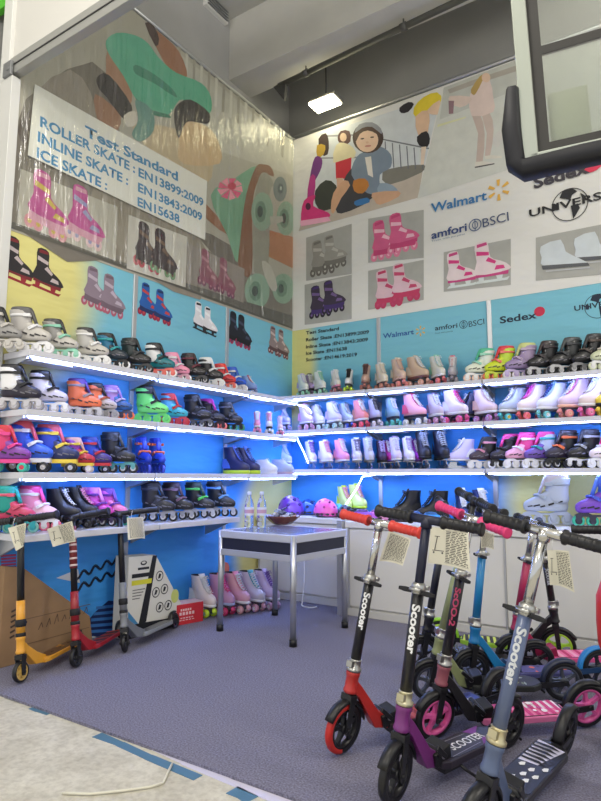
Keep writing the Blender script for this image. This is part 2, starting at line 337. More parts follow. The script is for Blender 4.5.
P.px((126, 120, 110), [(22, 165), (140, 215), (240, 268), (292, 292), (292, 329), (135, 273), (8, 227)])
P.px((146, 138, 124), [(95, 180), (180, 225), (206, 250), (200, 300), (140, 272), (100, 240)], 2)
P.px((188, 186, 174), [(150, 30), (293, 146), (293, 176), (215, 150), (190, 118)])
for k in range(16):
    x = 178+k*7.4; y = 44+k*6.2; P.px((205, 203, 192) if k % 2 else (160, 156, 144), [(x, y), (x+2.6, y+2.2), (x+1.4, y+36-k*.6), (x-1, y+34-k*.6)])
P.px((196, 178, 146), z2([(-190, -20), (0, 0), (110, 40), (120, 180), (60, 200), (-40, 150)]), 3)
P.px((170, 128, 100), z1([(75, 105), (130, 185), (140, 250), (110, 280), (75, 225)]), 3)
P.px((158, 116, 90), z1([(40, 230), (110, 290), (90, 340), (50, 310)]), 3)
P.px((48, 42, 42), z1([(45, 185), (78, 178), (140, 262), (125, 305), (72, 240), (50, 215)]), 3)
P.px((160, 112, 84), z1([(178, 38), (206, 55), (268, 112), (292, 182), (250, 172), (212, 112)]), 3)
P.px((70, 48, 42), z1([(176, 36), (200, 44), (215, 80), (205, 100)]), 2)
P.px((92, 178, 146), z1([(70, 85), (100, 63), (150, 70), (185, 92), (215, 132), (262, 172), (330, 200), (357, 240), (352, 285), (300, 255), (270, 247), (240, 287), (190, 272), (150, 242), (118, 182), (78, 122)]), 3)
P.px((66, 140, 116), z1([(150, 150), (200, 175), (250, 215), (262, 240), (200, 200), (150, 175)]), 3)
P.px((60, 128, 106), z1([(150, 240), (190, 272), (240, 286), (245, 296), (180, 282)]), 2)
P.px((104, 150, 140), z1([(150, 246), (196, 274), (200, 330), (165, 360), (140, 340), (158, 300)]), 3)
P.px((216, 210, 196), z1([(118, 290), (148, 276), (155, 310), (128, 320)]), 2)
P.px((208, 178, 136), z1([(285, 308), (345, 318), (378, 362), (380, 420), (280, 420), (268, 370)]), 3)
P.px((52, 46, 48), z1([(262, 262), (300, 245), (352, 282), (346, 312), (300, 304), (282, 318), (268, 352), (256, 300)]), 3)
P.px((176, 120, 84), z2([(330, 380), (432, 410), (432, 530), (330, 480)]), 1)
P.px((150, 104, 76), z2([(60, 250), (150, 340), (180, 400), (100, 340)]), 2)
P.px((112, 106, 98), z2([(60, 380), (190, 440), (220, 520), (120, 470)]), 2)
P.px((118, 168, 138), z2([(292, 138), (258, 250), (222, 505), (178, 400), (115, 250), (200, 190)]), 3)
for k in range(9):
    a = k*2*pi/9; P.px((222, 88, 130) if k % 2 else (238, 150, 170), z2([(190, 225), (190+46*cos(a-.3), 225+40*sin(a-.3)), (190+50*cos(a+.3), 225+44*sin(a+.3))]))
P.px((196, 54, 84), z2(ellipse(196, 215, 16, 14)))
P.px((132, 92, 68), z2([(288, 142), (318, 132), (345, 142), (356, 178), (318, 168), (290, 210), (274, 300), (272, 545), (222, 530), (228, 420), (250, 250)]), 3)
P.px((150, 150, 136), z2([(300, 180), (330, 165), (356, 210), (340, 250), (335, 520), (280, 540), (280, 300)]), 3)
P.px((120, 132, 130), z2(ellipse(380, 226, 26, 48))); P.px((90, 104, 104), z2(ellipse(382, 224, 11, 20))); P.px((176, 184, 178), z2(ellipse(383, 223, 4, 8)))
for cx, cy, rx, ry in ((312, 312, 42, 74), (402, 338, 36, 66), (292, 615, 48, 68), (392, 606, 42, 58)):
    P.px((140, 170, 148), z2(ellipse(cx, cy, rx, ry))); P.px((104, 138, 118), z2(ellipse(cx-6, cy, rx*.5, ry*.55))); P.px((60, 80, 74), z2(ellipse(cx-8, cy, rx*.25, ry*.3)))
P.px((190, 188, 176), z2([(310, 500), (345, 520), (370, 600), (350, 615), (322, 560)]), 2); P.px((176, 178, 166), z2([(340, 330), (390, 330), (392, 350), (345, 365)]))
P.px((96, 94, 86), [(8, 227.5), (70, 249), (135, 272), (293, 329.5), (293, 316), (200, 288), (120, 262), (12, 222)])
for q, n in ((((20, 169), (117, 207), (115, 261), (17, 224)), 0), (((128, 215), (186.5, 237), (185, 287.5), (126, 268.5)), 1), (((186.5, 243), (244, 269), (243, 303), (186.5, 282)), 2)):
    P.px(((182, 178, 166), (206, 202, 192), (150, 142, 134))[n], q)
for px, py, sz, kd, bo, so, wh, tr in ((49, 207, .41, 'quad', (184, 70, 142), (206, 150, 170), (214, 150, 158), (200, 176, 80)), (86, 219, .40, 'quad', (184, 70, 142), (206, 150, 170), (220, 190, 190), (150, 150, 186)),
        (148, 249, .36, 'quad', (60, 48, 56), (60, 52, 54), (190, 84, 96), (120, 96, 80)), (164, 255, .36, 'quad', (60, 48, 56), (60, 52, 54), (120, 160, 120), (120, 96, 80)),
        (208, 271, .33, 'quad', (142, 84, 100), (140, 70, 96), (120, 60, 90), (180, 130, 140)), (226, 279, .33, 'quad', (142, 84, 100), (140, 70, 96), (120, 60, 90), (180, 130, 140))):
    P.skate(kd, P.w(px, py), sz, bo, so, wh, tr, 1, -.08)
P.build('banner_photograph', BL)
# white test-standard sign fixed on the banner
P = Print('x', .022)
sg = MB(); C4 = [on_x(35, 84, .02), on_x(207, 181, .02), on_x(205, 240, .02), on_x(28, 155, .02)]
sg.prism([(p.y, p.z) for p in C4], lambda u, v, d: Vector((d, u, v)), .0165, .02)
SG = tag(sg.build('test_standard_sign', mat((236, 235, 226), .5)), 'white sign of blue test standard lettering fixed on left photo banner', 'sign')
TB = mat((52, 136, 186), .6); OX = Vector((.0006, 0, 0))
def L(px, py): return on_x(px, py, .02)
for tx, a, b, cp in (('Test Standard', (85, 135.5), (178, 181), .082), ('ROLLER SKATE :', (40, 126), (135, 173), .074), ('EN13899:2009', (138.5, 176), (203.5, 206.5), .074), ('INLINE SKATE :', (37.5, 141), (128, 185), .074), ('EN13843:2009', (138, 191), (202, 221), .074), ('ICE SKATE :', (36.5, 157), (107, 190), .074), ('EN15638', (137.5, 205.5), (179.5, 223), .074)):
    wall_text(tx, L(*a), L(*b), cp, TB, SG, .03, off=OX)

# right banner
g = MB(); g.span((.004, -.004, 2.69), (4.3, .012, ZB+.02))
BR = tag(g.build('hanging_banner', cloth_mat((228, 227, 222), .6, .35, (1, 1, 2))), 'large white photo and logo banner hanging high on right wall', 'banner')
P = Print('y', .0046)
def z3(pts): return [(295+x/3.877, 90+y/3.877) for x, y in pts]
def z4(pts): return [(400+x/5.008, 60+y/5.008) for x, y in pts]
P.px((212, 217, 220), [(321, 134), (441, 96), (417, 198), (299, 232)])
P.px((196, 184, 170), z3([(190, 440), (500, 290), (478, 418), (15, 548), (30, 500)]))
P.px((130, 128, 120), z3([(340, 320), (400, 300), (500, 290), (492, 320), (360, 370)]), 2)
for k in range(6): P.line((110, 116, 124), [P.w(*z3([(350+k*28, 200+k*6)])[0]), P.w(*z3([(356+k*28, 300+k*2)])[0])], .012)
P.line((120, 124, 130), [P.w(*z3([(330, 190)])[0]), P.w(*z3([(520, 228)])[0])], .014); P.line((150, 152, 156), [P.w(*z3([(100, 180)])[0]), P.w(*z3([(250, 175)])[0])], .02); P.line((150, 152, 156), [P.w(*z3([(100, 265)])[0]), P.w(*z3([(240, 262)])[0])], .015)
P.px((70, 54, 50), z3([(92, 190), (120, 168), (132, 200), (128, 250), (100, 250)]), 2); P.px((196, 160, 60), z3([(86, 215), (118, 215), (112, 250), (88, 262)]), 2)
P.px((120, 60, 130), z3([(78, 262), (104, 265), (104, 300), (80, 350), (58, 372), (60, 330)]), 3); P.px((190, 60, 140), z3([(58, 340), (80, 335), (74, 420), (48, 430)]), 2)
P.px((92, 56, 48), z3([(166, 185), (178, 160), (212, 160), (216, 200), (190, 215), (172, 205)]), 2); P.px((224, 192, 160), z3(ellipse(188, 184, 13, 17)))
P.px((228, 218, 176), z3([(160, 215), (190, 205), (228, 225), (232, 262), (150, 282)]), 2); P.px((206, 50, 66), z3([(158, 282), (220, 262), (216, 345), (160, 345)]), 1); P.px((222, 180, 150), z3([(162, 342), (188, 342), (186, 380), (164, 382)]))
P.px((66, 70, 64), z3([(80, 390), (120, 350), (160, 370), (172, 440), (110, 470), (80, 440)]), 2)
P.px((66, 66, 72), z3([(200, 330), (250, 290), (290, 330), (300, 420), (180, 480), (160, 440)]), 3)
P.px((126, 142, 160), z3([(240, 260), (282, 236), (330, 220), (372, 250), (372, 300), (330, 330), (328, 392), (280, 400), (220, 330)]), 3)
P.px((150, 168, 186), z3([(330, 362), (380, 370), (402, 400), (372, 420), (322, 405)]), 2); P.px((232, 226, 216), z3([(272, 262), (296, 258), (304, 340), (284, 330)]))
P.px((216, 170, 136), z3([(150, 400), (190, 350), (215, 370), (180, 420), (150, 480), (140, 460)]), 2)
P.px((214, 170, 138), z3([(300, 400), (400, 392), (402, 415), (330, 446), (310, 430)]), 2)
P.px((196, 128, 60), z3([(228, 352), (272, 344), (288, 372), (262, 402), (230, 392)]), 2); P.px((60, 120, 176), z3([(232, 432), (280, 418), (290, 436), (240, 450)]), 2)
P.px((70, 52, 44), z3(ellipse(284, 186, 60, 60, 20))); P.px((232, 198, 170), z3(ellipse(280, 194, 44, 48, 20))); P.px((84, 62, 52), z3([(230, 178), (250, 148), (300, 142), (332, 172), (326, 200), (318, 172), (282, 158), (252, 172), (238, 200)]), 2)
P.px((150, 152, 160), z3([(232, 168), (250, 134), (300, 126), (334, 150), (336, 172), (300, 144), (262, 148)]), 2)
for a in ((262, 190), (300, 184)): P.px((70, 50, 44), z3(ellipse(a[0], a[1], 8, 3, 8, -.1)))
P.px((200, 130, 120), z3(ellipse(284, 218, 13, 4, 10, -.1))); P.px((222, 180, 152), z3(ellipse(281, 204, 6, 5, 8)))
P.px((222, 60, 130), z3([(36, 430), (80, 408), (72, 450), (130, 476), (128, 496), (40, 508), (24, 500)]), 3); P.px((246, 180, 206), z3([(20, 508), (130, 492), (140, 508), (24, 530)]), 1); P.px((90, 40, 70), z3(ellipse(52, 452, 10, 14)))
P.px((232, 208, 60), z3([(462, 70), (500, 28), (552, 10), (570, 44), (520, 78), (468, 106)]), 2); P.px((226, 190, 160), z3([(468, 104), (520, 80), (516, 165), (480, 180)]), 2); P.px((232, 200, 172), z3([(515, 78), (562, 40), (566, 90), (530, 96)]), 2)
P.px((44, 40, 44), z3([(474, 182), (510, 160), (524, 190), (514, 222), (482, 216)]), 2); P.px((230, 210, 190), z3([(490, 222), (510, 220), (500, 290), (488, 292)])); P.px((50, 46, 50), z3([(406, 70), (440, 48), (462, 56), (440, 86), (412, 90)]), 2)
# ice rink photograph
P.px((212, 214, 206), [(442.5, 96), (640, 22), (640, 128), (417.5, 199)])
P.px((196, 198, 190), z4([(220, 140), (640, -20), (640, 130), (200, 300)])); P.px((222, 222, 176), z4([(190, 325), (330, 285), (330, 292), (188, 338)]))
P.px((176, 170, 160), z4([(240, 150), (360, 105), (640, 10), (640, 40), (360, 130), (250, 170)]))
P.px((200, 182, 172), z4([(360, 276), (405, 280), (425, 370), (415, 510), (382, 512), (392, 370)]), 2); P.px((206, 188, 178), z4([(410, 278), (452, 270), (470, 350), (452, 480), (426, 482), (436, 370)]), 2)
P.px((226, 206, 198), z4([(352, 175), (400, 110), (450, 100), (470, 200), (468, 262), (360, 282)]), 2); P.px((224, 204, 192), z4([(250, 182), (352, 185), (352, 215), (300, 240), (254, 214)]), 2)
P.px((190, 160, 96), z4([(356, 150), (400, 84), (424, 76), (412, 110), (382, 168), (366, 176)]), 2); P.px((226, 196, 172), z4(ellipse(432, 90, 22, 24))); P.px((150, 120, 128), z4([(244, 206), (272, 206), (268, 270), (246, 272)]), 1)
P.px((222, 218, 206), z4([(378, 512), (420, 508), (470, 516), (470, 526), (378, 538)]), 1); P.px((90, 88, 88), z4([(376, 536), (474, 518), (474, 524), (376, 543)])); P.px((222, 218, 206), z4([(424, 482), (456, 478), (510, 482), (510, 492), (430, 498)]), 1)
P.px((214, 212, 206), z4([(470, 390), (500, 350), (518, 320), (516, 400), (492, 440), (472, 430)]), 2)
# grey product tiles
for q in (((306.5, 238), (352, 224), (352, 274), (306.5, 281)), ((368.5, 219), (424, 210), (424, 258), (368.5, 263)), ((305, 285), (352, 275), (352, 319), (305, 325)), ((368.5, 271), (424, 260), (424, 300), (368.5, 310)), ((444, 252.5), (511, 239), (511, 285), (444, 292)), ((536, 238), (630, 219), (630, 272), (536, 281))):
    P.px((172, 172, 166), q)
for px, py, sz, kd, bo, so, wh, tr, fl in ((323, 258, .38, 'inl', (150, 148, 140), (120, 118, 112), (106, 102, 98), (190, 188, 180), 1), (335, 252, .36, 'inl', (158, 156, 148), (120, 118, 112), (106, 102, 98), (190, 188, 180), 1),
        (386, 240, .4, 'inl', (214, 96, 140), (200, 70, 120), (226, 130, 160), (240, 190, 206), 1), (403, 233, .4, 'inl', (214, 96, 140), (200, 70, 120), (226, 130, 160), (240, 190, 206), 1),
        (321, 302, .34, 'inl', (62, 52, 72), (70, 50, 110), (44, 40, 50), (120, 96, 150), 1), (334, 297, .34, 'inl', (62, 52, 72), (70, 50, 110), (44, 40, 50), (120, 96, 150), 1),
        (389, 289, .38, 'quad', (222, 190, 200), (196, 60, 100), (190, 60, 100), (196, 70, 110), 1), (406, 283, .38, 'quad', (222, 190, 200), (196, 60, 100), (190, 60, 100), (196, 70, 110), 1),
        (461, 271, .36, 'ice', (230, 214, 216), (200, 70, 130), (214, 222, 220), (214, 60, 130), 1), (491, 264, .4, 'ice', (230, 214, 216), (200, 70, 130), (214, 222, 220), (214, 60, 130), 1)):
    P.skate(kd, P.w(px, py), sz, bo, so, wh, tr, fl)
for dx, dy in ((34, -8), (0, 0)):
    P.px((206, 214, 218), [(541+dx, 247+dy), (561+dx, 240+dy), (566+dx, 252+dy), (580+dx, 259+dy), (588+dx, 266+dy), (545+dx, 268+dy), (542+dx, 258+dy)], 2); P.px((90, 92, 96), [(542+dx, 266+dy), (588+dx, 263+dy), (590+dx, 266+dy), (543+dx, 270+dy)]); P.px((190, 192, 194), [(546+dx, 271+dy), (590+dx, 267+dy), (590+dx, 268.5+dy), (546+dx, 272.5+dy)])
spark(P, 499, 190.5, .1); c0 = P.w(592.5, 165); P.area((222, 62, 92), ellipse(c0[0], c0[1], .09, .065, 18, .3)); globe(P, 570, 205, .14, (40, 40, 44)); ringmark(P, 475.5, 225.5, .055, (60, 84, 130))
P.build('banner_photograph', BR)
OB = Vector((0, -.028, 0))
def Rb(px, py): return on_y(px, py, -.0135)
ob = Vector((0, -.0005, 0))
wall_text('Walmart', Rb(431, 212.5), Rb(487, 199.5), .092, mat((62, 126, 182), .6), BR, .02, off=ob)
wall_text('amfori', Rb(431.5, 239), Rb(467, 230.5), .078, mat((56, 78, 130), .6), BR, .02, off=ob)
wall_text('Trade with purpose', Rb(431.5, 242), Rb(465, 234.5), .018, mat((120, 140, 160), .6), BR, 0, off=ob)
wall_text('BSCI', Rb(483, 227.5), Rb(509, 220.5), .088, mat((70, 84, 120), .6), BR, 0, off=ob)
wall_text('Sedex', Rb(534, 188.5), Rb(590, 172), .105, mat((70, 66, 74), .6), BR, .035, off=ob)
wall_text('UNIVERSAL', Rb(529.5, 217), Rb(626, 193), .068, mat((36, 36, 40), .6), BR, .02, off=ob)

# clear plastic film hung over the left banner
def film_mat():
    m = bpy.data.materials.new('mat_clear_film'); m.use_nodes = True; nt = m.node_tree; N = nt.nodes; Lk = nt.links; out = N['Material Output']; N.remove(N['Principled BSDF'])
    t = N.new('ShaderNodeBsdfTransparent'); gl = N.new('ShaderNodeBsdfGlossy'); gl.inputs['Roughness'].default_value = .22; mx = N.new('ShaderNodeMixShader'); mx.inputs[0].default_value = .13
    t.inputs[0].default_value = (.97, .98, .96, 1)
    tc = N.new('ShaderNodeTexCoord'); mp = N.new('ShaderNodeMapping'); mp.inputs['Scale'].default_value = (1, 7, 1.0); mp.inputs['Rotation'].default_value = (.2, 0, 0); n = N.new('ShaderNodeTexNoise'); n.inputs['Scale'].default_value = 2.2; n.inputs['Detail'].default_value = 4
    bp = N.new('ShaderNodeBump'); bp.inputs['Strength'].default_value = .8; bp.inputs['Distance'].default_value = .06
    Lk.new(tc.outputs['Object'], mp.inputs[0]); Lk.new(mp.outputs[0], n.inputs['Vector']); Lk.new(n.outputs['Fac'], bp.inputs['Height']); Lk.new(bp.outputs[0], gl.inputs['Normal'])
    Lk.new(t.outputs[0], mx.inputs[1]); Lk.new(gl.outputs[0], mx.inputs[2]); Lk.new(mx.outputs[0], out.inputs[0]); return m
g = MB(); ny, nz = 60, 14; vs = []
for j in range(nz+1):
    for i in range(ny+1):
        y = WALL_END+.03+(3.2)*i/ny; z = 2.72+(ZB-2.7)*j/nz; vs.append((.036+.008*sin(i*1.9+sin(j*.7))*(.3+j/nz), y, z))
g.add(vs, [(j*(ny+1)+i, j*(ny+1)+i+1, (j+1)*(ny+1)+i+1, (j+1)*(ny+1)+i) for j in range(nz) for i in range(ny)], 0, True)
tag(g.build('plastic_film', film_mat()), 'wrinkled clear plastic film hanging over the left photo banner', 'plastic film')
for (a, b, lb) in (((-.004, WALL_END, ZB+.03), (-.004, -.02, ZB+.03), 'slim silver rail along top of the left photo banner'), ((.02, -.0, ZB+.05), (4.3, -.0, ZB+.05), 'slim silver rail along top of the right logo banner')):
    g = MB(); g.cyl(a, b, .02, n=8); tag(g.build('banner_rail', ALU), lb, 'rail', 'banner rails')

# fascia over the open front: aluminium rail with white board above it
fa = thing('booth_fascia', 'white booth fascia board on aluminium rail above the open front', 'fascia', (0, 0, 0))
g = MB(); g.span((-.02, -3.3, 3.74), (3.6, -3.24, 3.86)); g.build('rail', mat((176, 176, 172), .4, .5), fa, .004)
g = MB(); g.span((-.02, -3.305, 3.795), (3.6, -3.3, 3.803)); g.build('seam', mat((60, 60, 60), .6), fa)
g = MB(); g.span((-.02, -3.285, 3.86), (3.6, -3.265, 5.3)); g.build('board', mat((218, 216, 210), .6), fa)
g = MB(); g.span((-.12, -3.31, 3.72), (-.02, -3.24, 5.4)); g.build('end_post', mat((220, 220, 216), .5), fa, .004)
g = MB(); g.span((-.06, -3.325, 3.72), (.03, -3.305, 3.82)); g.cyl((.0, -3.33, 3.77), (.0, -3.32, 3.77), .02); g.build('corner_lock', mat((140, 142, 144), .4, .6), fa, .003)
g = MB(); g.span((-.29, -3.3, 4.3), (-.12, -3.26, 5.4)); tag(g.build('neighbour_panel', mat((84, 190, 40), .5)), 'bright green panel of neighbouring booth at top left', 'panel')

# things under the ceiling
vt = thing('air_vent', 'white slatted air vent high on the grey left hall wall', 'vent', on_x(216, 2, -.28))
g = MB(); g.box((0, 0, 0), (.05, .34, .3)); g.build('frame', WHITE, vt, .004)
g = MB()
for k in range(9): g.box((.035, 0, -.13+k*.0325), (.03, .3, .008), 0, Matrix.Rotation(.5, 3, 'Y'))
g.build('slats', mat((120, 122, 122), .5), vt)
pp = thing('ceiling_pipe', 'thin grey conduit pipe hung under the ceiling behind the beam', 'pipe')
a = on_z(279, 86, 5.22); b = on_z(420, 19, 5.22); d = (b-a).normalized()
g = MB(); g.cyl(a, a+d*6, .03, n=10); g.build('tube', mat((104, 104, 100), .5, .3), pp)
for k in range(5):
    q = a+d*(.35+k*1.1); g = MB(); g.cyl(q+Vector((0, 0, .02)), q+Vector((0, 0, .78)), .008, n=6); g.cyl(q-d*.03, q+d*.03, .038, n=10); g.build('hanger', mat((96, 96, 94), .5, .4), pp)
g = MB(); g.prism([(0, 0), (.16, .02), (.14, -.2)], lambda u, v, w_: a+Vector((u-.06, w_, v)), -.02, .02); g.build('end_bracket', mat((70, 70, 70), .6), pp)
q = on_y(325, 102, -.12)
fl = thing('flood_light', 'glowing rectangular flood light hung above the right banner', 'lamp', q)
g = MB(); g.box((0, .02, .012), (.34, .2, .05)); g.build('housing', mat((150, 150, 146), .4, .3), fl, .01)
g = MB(); g.box((0, .0, -.02), (.3, .19, .03)); g.build('lens', mat((255, 246, 205), .4, emit=20), fl, .008)
g = MB(); g.cyl((0, .02, .035), (0, .02, 6.0-q.z), .01, n=8); g.build('hanger_rod', mat((90, 90, 90), .5, .5), fl)
# ------------------------------------------------------------------ shelves
LED = bpy.data.materials.new('mat_led'); LED.use_nodes = True
_b = LED.node_tree.nodes['Principled BSDF']; _b.inputs['Base Color'].default_value = (.9, .9, 1, 1); _b.inputs['Emission Color'].default_value = (.31, .44, 1.0, 1); _b.inputs['Emission Strength'].default_value = 31
BOARD = mat((214, 214, 222), .35, coat=.2)
LZ = {1: 1.83, 2: 1.47, 3: 1.095}; RZ = {1: 1.888, 2: 1.535, 3: 1.144}; TH = .045; SD = .30
lev = {1: 'top', 2: 'second', 3: 'third'}
def shelf(side, a, b, z, lab, grp):
    def p(u, d, zz): return Vector((d, u, zz)) if side == 'L' else Vector((u, -d, zz))
    c = p((a+b)/2, 0, z); sh = thing('wall_shelf', lab, 'shelf', c, 0, grp)
    def sp(g, u0, d0, z0, u1, d1, z1): g.span(p(u0, d0, z0)-c, p(u1, d1, z1)-c)
    g = MB(); sp(g, a, .016, z+.006, b, SD, z+TH); g.build('board', BOARD, sh, .003)
    g = MB(); sp(g, a+.02, SD-.022, z-.002, b-.02, SD-.012, z+.006); g.build('led_strip', LED, sh)
    for u in (a+.02, b-.02):
        g = MB(); g.prism([(.016, 0), (SD-.05, 0), (SD-.05, -.012), (.016, -.07)], lambda d_, v, w_: p(u+w_, d_, z+.006+v)-c, -.006, .006); g.build('bracket', ALU, sh)
    g = MB(); m_ = min(b, a+.34); sp(g, a+.05, .1, z-.012, m_, SD-.05, z+.006); g.build('wiring_cover', mat((206, 208, 222), .3), sh, .003)
    return sh
bl = ['at the open end', 'in the middle', 'beside the corner']; br = ['beside the corner', 'second from the corner', 'at the frame edge']
LB = [(WALL_END+.02, -2.205), (-2.195, -1.095), (-1.085, -.335)]; RB = [(.02, 1.035), (1.045, 2.125), (2.135, 3.6)]
for k in (1, 2, 3):
    for i in range(3):
        shelf('L', *LB[i], LZ[k], 'lit white %s shelf of left wall, bay %s' % (lev[k], bl[i]), 'lit shelves of the left wall')
        shelf('R', *RB[i], RZ[k], 'lit white %s shelf of right wall, bay %s' % (lev[k], br[i]), 'lit shelves of the right wall')
# lowest left shelf, no strip
for i, (a, b) in enumerate((LB[0], (-2.195, -1.3))):
    sh = thing('wall_shelf', 'unlit white lowest shelf of left wall behind stunt scooters' if i == 0 else 'unlit white lowest shelf of left wall under black inline skates', 'shelf', (0, (a+b)/2, .74))
    g = MB(); g.span((.016, a-(a+b)/2, 0), (.36, b-(a+b)/2, .04)); g.build('board', BOARD, sh, .003)
    for u in (a+.04, b-.04):
        g = MB(); g.prism([(.016, 0), (.3, 0), (.016, -.12)], lambda d_, v, w_: Vector((d_, u+w_-(a+b)/2, v)), -.008, .008); g.build('bracket', ALU, sh)
TOPL = {1: LZ[1]+TH, 2: LZ[2]+TH, 3: LZ[3]+TH, 4: .78}; TOPR = {1: RZ[1]+TH, 2: RZ[2]+TH, 3: RZ[3]+TH, 4: .75}
# loose glowing strips dangling in the corner
for pts, lb in ((((.3, -.34, 1.826), (.33, -.3, 1.82), (.42, -.31, 1.78), (.45, -.32, 1.74)), 'loose glowing light strip dangling in corner below top shelves'),
                (((.29, -.33, 1.50), (.3, -.32, 1.46), (.36, -.32, 1.36), (.42, -.33, 1.25)), 'loose glowing light strip dangling in corner below second shelves'),
                (((1.12, -.3, 1.135), (1.0, -.3, 1.12), (.93, -.3, 1.0), (.82, -.3, .86)), 'glowing light strip hanging down from third right shelf to counter')):
    g = MB(); P3 = [Vector(p) for p in pts]; path = []
    for i in range(len(P3)-1):
        for t in range(4): path.append(P3[i].lerp(P3[i+1], t/4))
    g.tube(path+[P3[-1]], .004, 6); tag(g.build('light_strip', LED), lb, 'light strip', 'loose light strips')

# white counters under the right wall
def counter(x0, x1, yf, lab):
    ct = thing('counter', lab, 'counter', (0, 0, 0))
    CW = mat((222, 220, 214), .55); g = MB(); g.span((x0+.01, -.03, .02), (x1-.01, yf+.02, .7)); g.build('carcass', CW, ct)
    g = MB(); g.span((x0, -.02, .7), (x1, yf-.01, .75)); g.build('worktop', mat((226, 225, 224), .4), ct, .004)
    g = MB(); g.span((x0, yf+.012, 0), (x1, yf, .06)); g.build('plinth', mat((206, 204, 198), .6), ct, .003)
    n = max(1, round((x1-x0)/1.1))
    for k in range(n+1):
        u = x0+.03+(x1-x0-.06)*k/n; g = MB(); g.span((u-.007, yf+.015, .06), (u+.007, yf-.004, .695)); g.build('frame_strip', mat((188, 188, 190), .4, .4), ct)
    for k in range(n):
        a = x0+.03+(x1-x0-.06)*k/n; b = x0+.03+(x1-x0-.06)*(k+1)/n
        g = MB(); g.span((a+.008, yf+.018, .075), (b-.008, yf+.002, .69)); g.build('front_panel', CW, ct, .002)
counter(.02, 1.06, -.62, 'low white counter in corner behind the aluminium table')
counter(1.12, 3.7, -.85, 'long white counter under right wall behind the parked scooters')
g = MB(); g.span((1.065, -.9, 0), (1.115, -.84, .76)); tag(g.build('counter_post', mat((190, 192, 198), .35, .6), bevel=.004), 'silver upright post between the two white counters', 'post')

# aluminium table
TX = Matrix.Translation((.96, -1.515, 0)) @ Matrix.Rotation(radians(-3.5), 4, 'Z')
tb = thing('table', 'square aluminium table with grey top and dark apron band', 'table', (.96, -1.515, 0), radians(-3.5))
HW, HD, HT = .345, .325, .72
g = MB(); g.span((-HW, -HD, HT-.012), (HW, HD, HT)); g.build('tabletop', mat((112, 114, 138), .22), tb, .002)
g = MB()
for s in (-1, 1):
    g.span((-HW-.006, s*HD-.012, HT-.05), (HW+.006, s*HD+.012, HT+.003)); g.span((s*HW-.012, -HD-.006, HT-.05), (s*HW+.012, HD+.006, HT+.003))
g.build('top_edge', mat((206, 208, 218), .35, .35), tb, .005)
g = MB()
for s in (-1, 1):
    g.span((-HW+.02, s*HD-.004, HT-.13), (HW-.02, s*HD+.004, HT-.05)); g.span((s*HW-.004, -HD+.02, HT-.13), (s*HW+.004, HD-.02, HT-.05))
g.build('apron_band', mat((30, 32, 52), .5), tb)
g = MB()
for s in (-1, 1):
    g.span((-HW+.02, s*HD-.012, HT-.175), (HW-.02, s*HD+.012, HT-.13)); g.span((s*HW-.012, -HD+.02, HT-.175), (s*HW+.012, HD-.02, HT-.13))
g.build('lower_rail', mat((196, 198, 206), .35, .5), tb, .003)
for sx in (-1, 1):
    for sy in (-1, 1):
        g = MB(); pts = [(.022*cos(radians(a)), .022*sin(radians(a))) for a in range(0, 360, 30)]
        g.prism([(u*1.0, v*1.0) for u, v in pts], lambda u, v, w_: Vector((sx*(HW-.008)+u, sy*(HD-.008)+v, w_)), .03, HT-.002, 0, True); lg = g.build('leg', mat((186, 188, 194), .3, .75), tb)
        g = MB(); g.cyl((sx*(HW-.008), sy*(HD-.008), 0), (sx*(HW-.008), sy*(HD-.008), .045), .026, n=12); g.build('foot_cap', BLK, lg)
# on the table: two bottles and a sweets bowl
def bottle(p, lab):
    b = thing('water_bottle', lab, 'bottle', p, random.random()*6, 'water bottles on the table', 1.12)
    PET = bpy.data.materials.get('mat_pet')
    if not PET:
        PET = bpy.data.materials.new('mat_pet'); PET.use_nodes = True; q = PET.node_tree.nodes['Principled BSDF']; q.inputs['Transmission Weight'].default_value = .92; q.inputs['Roughness'].default_value = .06; q.inputs['IOR'].default_value = 1.2; q.inputs['Base Color'].default_value = (.92, .95, 1, 1)
    prof = [(.028, 0), (.033, .006), (.033, .03), (.030, .036), (.033, .042), (.033, .06), (.030, .066), (.033, .072), (.032, .15), (.031, .165), (.024, .19), (.014, .212), (.0125, .235)]
    g = MB(); g.lathe(prof, (0, 0, 0), (0, 0, 1), 18); g.build('body', PET, b)
    g = MB(); g.lathe([(.0335, .085), (.0335, .14)], (0, 0, 0), (0, 0, 1), 18, 0, (False, False)); g.lathe([(.034, .1), (.034, .125)], (0, 0, 0), (0, 0, 1), 18, 1, (False, False)); g.build('wrap_label', [mat((214, 216, 230), .4), mat((190, 150, 176), .4)], b)
    g = MB(); g.lathe([(.015, .228), (.015, .247), (.012, .25)], (0, 0, 0), (0, 0, 1), 16); g.build('cap', mat((226, 230, 240), .4), b)
bottle(on_z(249, 527.5, .72), 'clear water bottle on table, left of the pair'); bottle(on_z(261.5, 527.5, .72), 'clear water bottle on table, right one beside the sweets bowl')
bp_ = on_z(282.5, 524.5, .72); bw = thing('bowl', 'brown fluted bowl heaped with wrapped sweets on the table', 'bowl', bp_, 0, None, 1.12)
g = MB(); n = 40; prof = [(.05, 0), (.07, .006), (.1, .03), (.13, .058), (.137, .066), (.131, .064), (.1, .036), (.06, .016)]
g.loft([[(r*(1+.035*sin(j*pi/2)*(r/.137))*cos(2*pi*j/n), r*(1+.035*sin(j*pi/2)*(r/.137))*sin(2*pi*j/n), h) for j in range(n)] for r, h in prof], 0, (True, True)); g.build('dish', mat((120, 62, 50), .25, coat=.5), bw)
cols = [(206, 208, 220), (70, 76, 120), (170, 172, 190), (60, 60, 66), (150, 160, 180), (190, 150, 120), (110, 120, 140), (225, 225, 232)]
rr = random.Random(3)
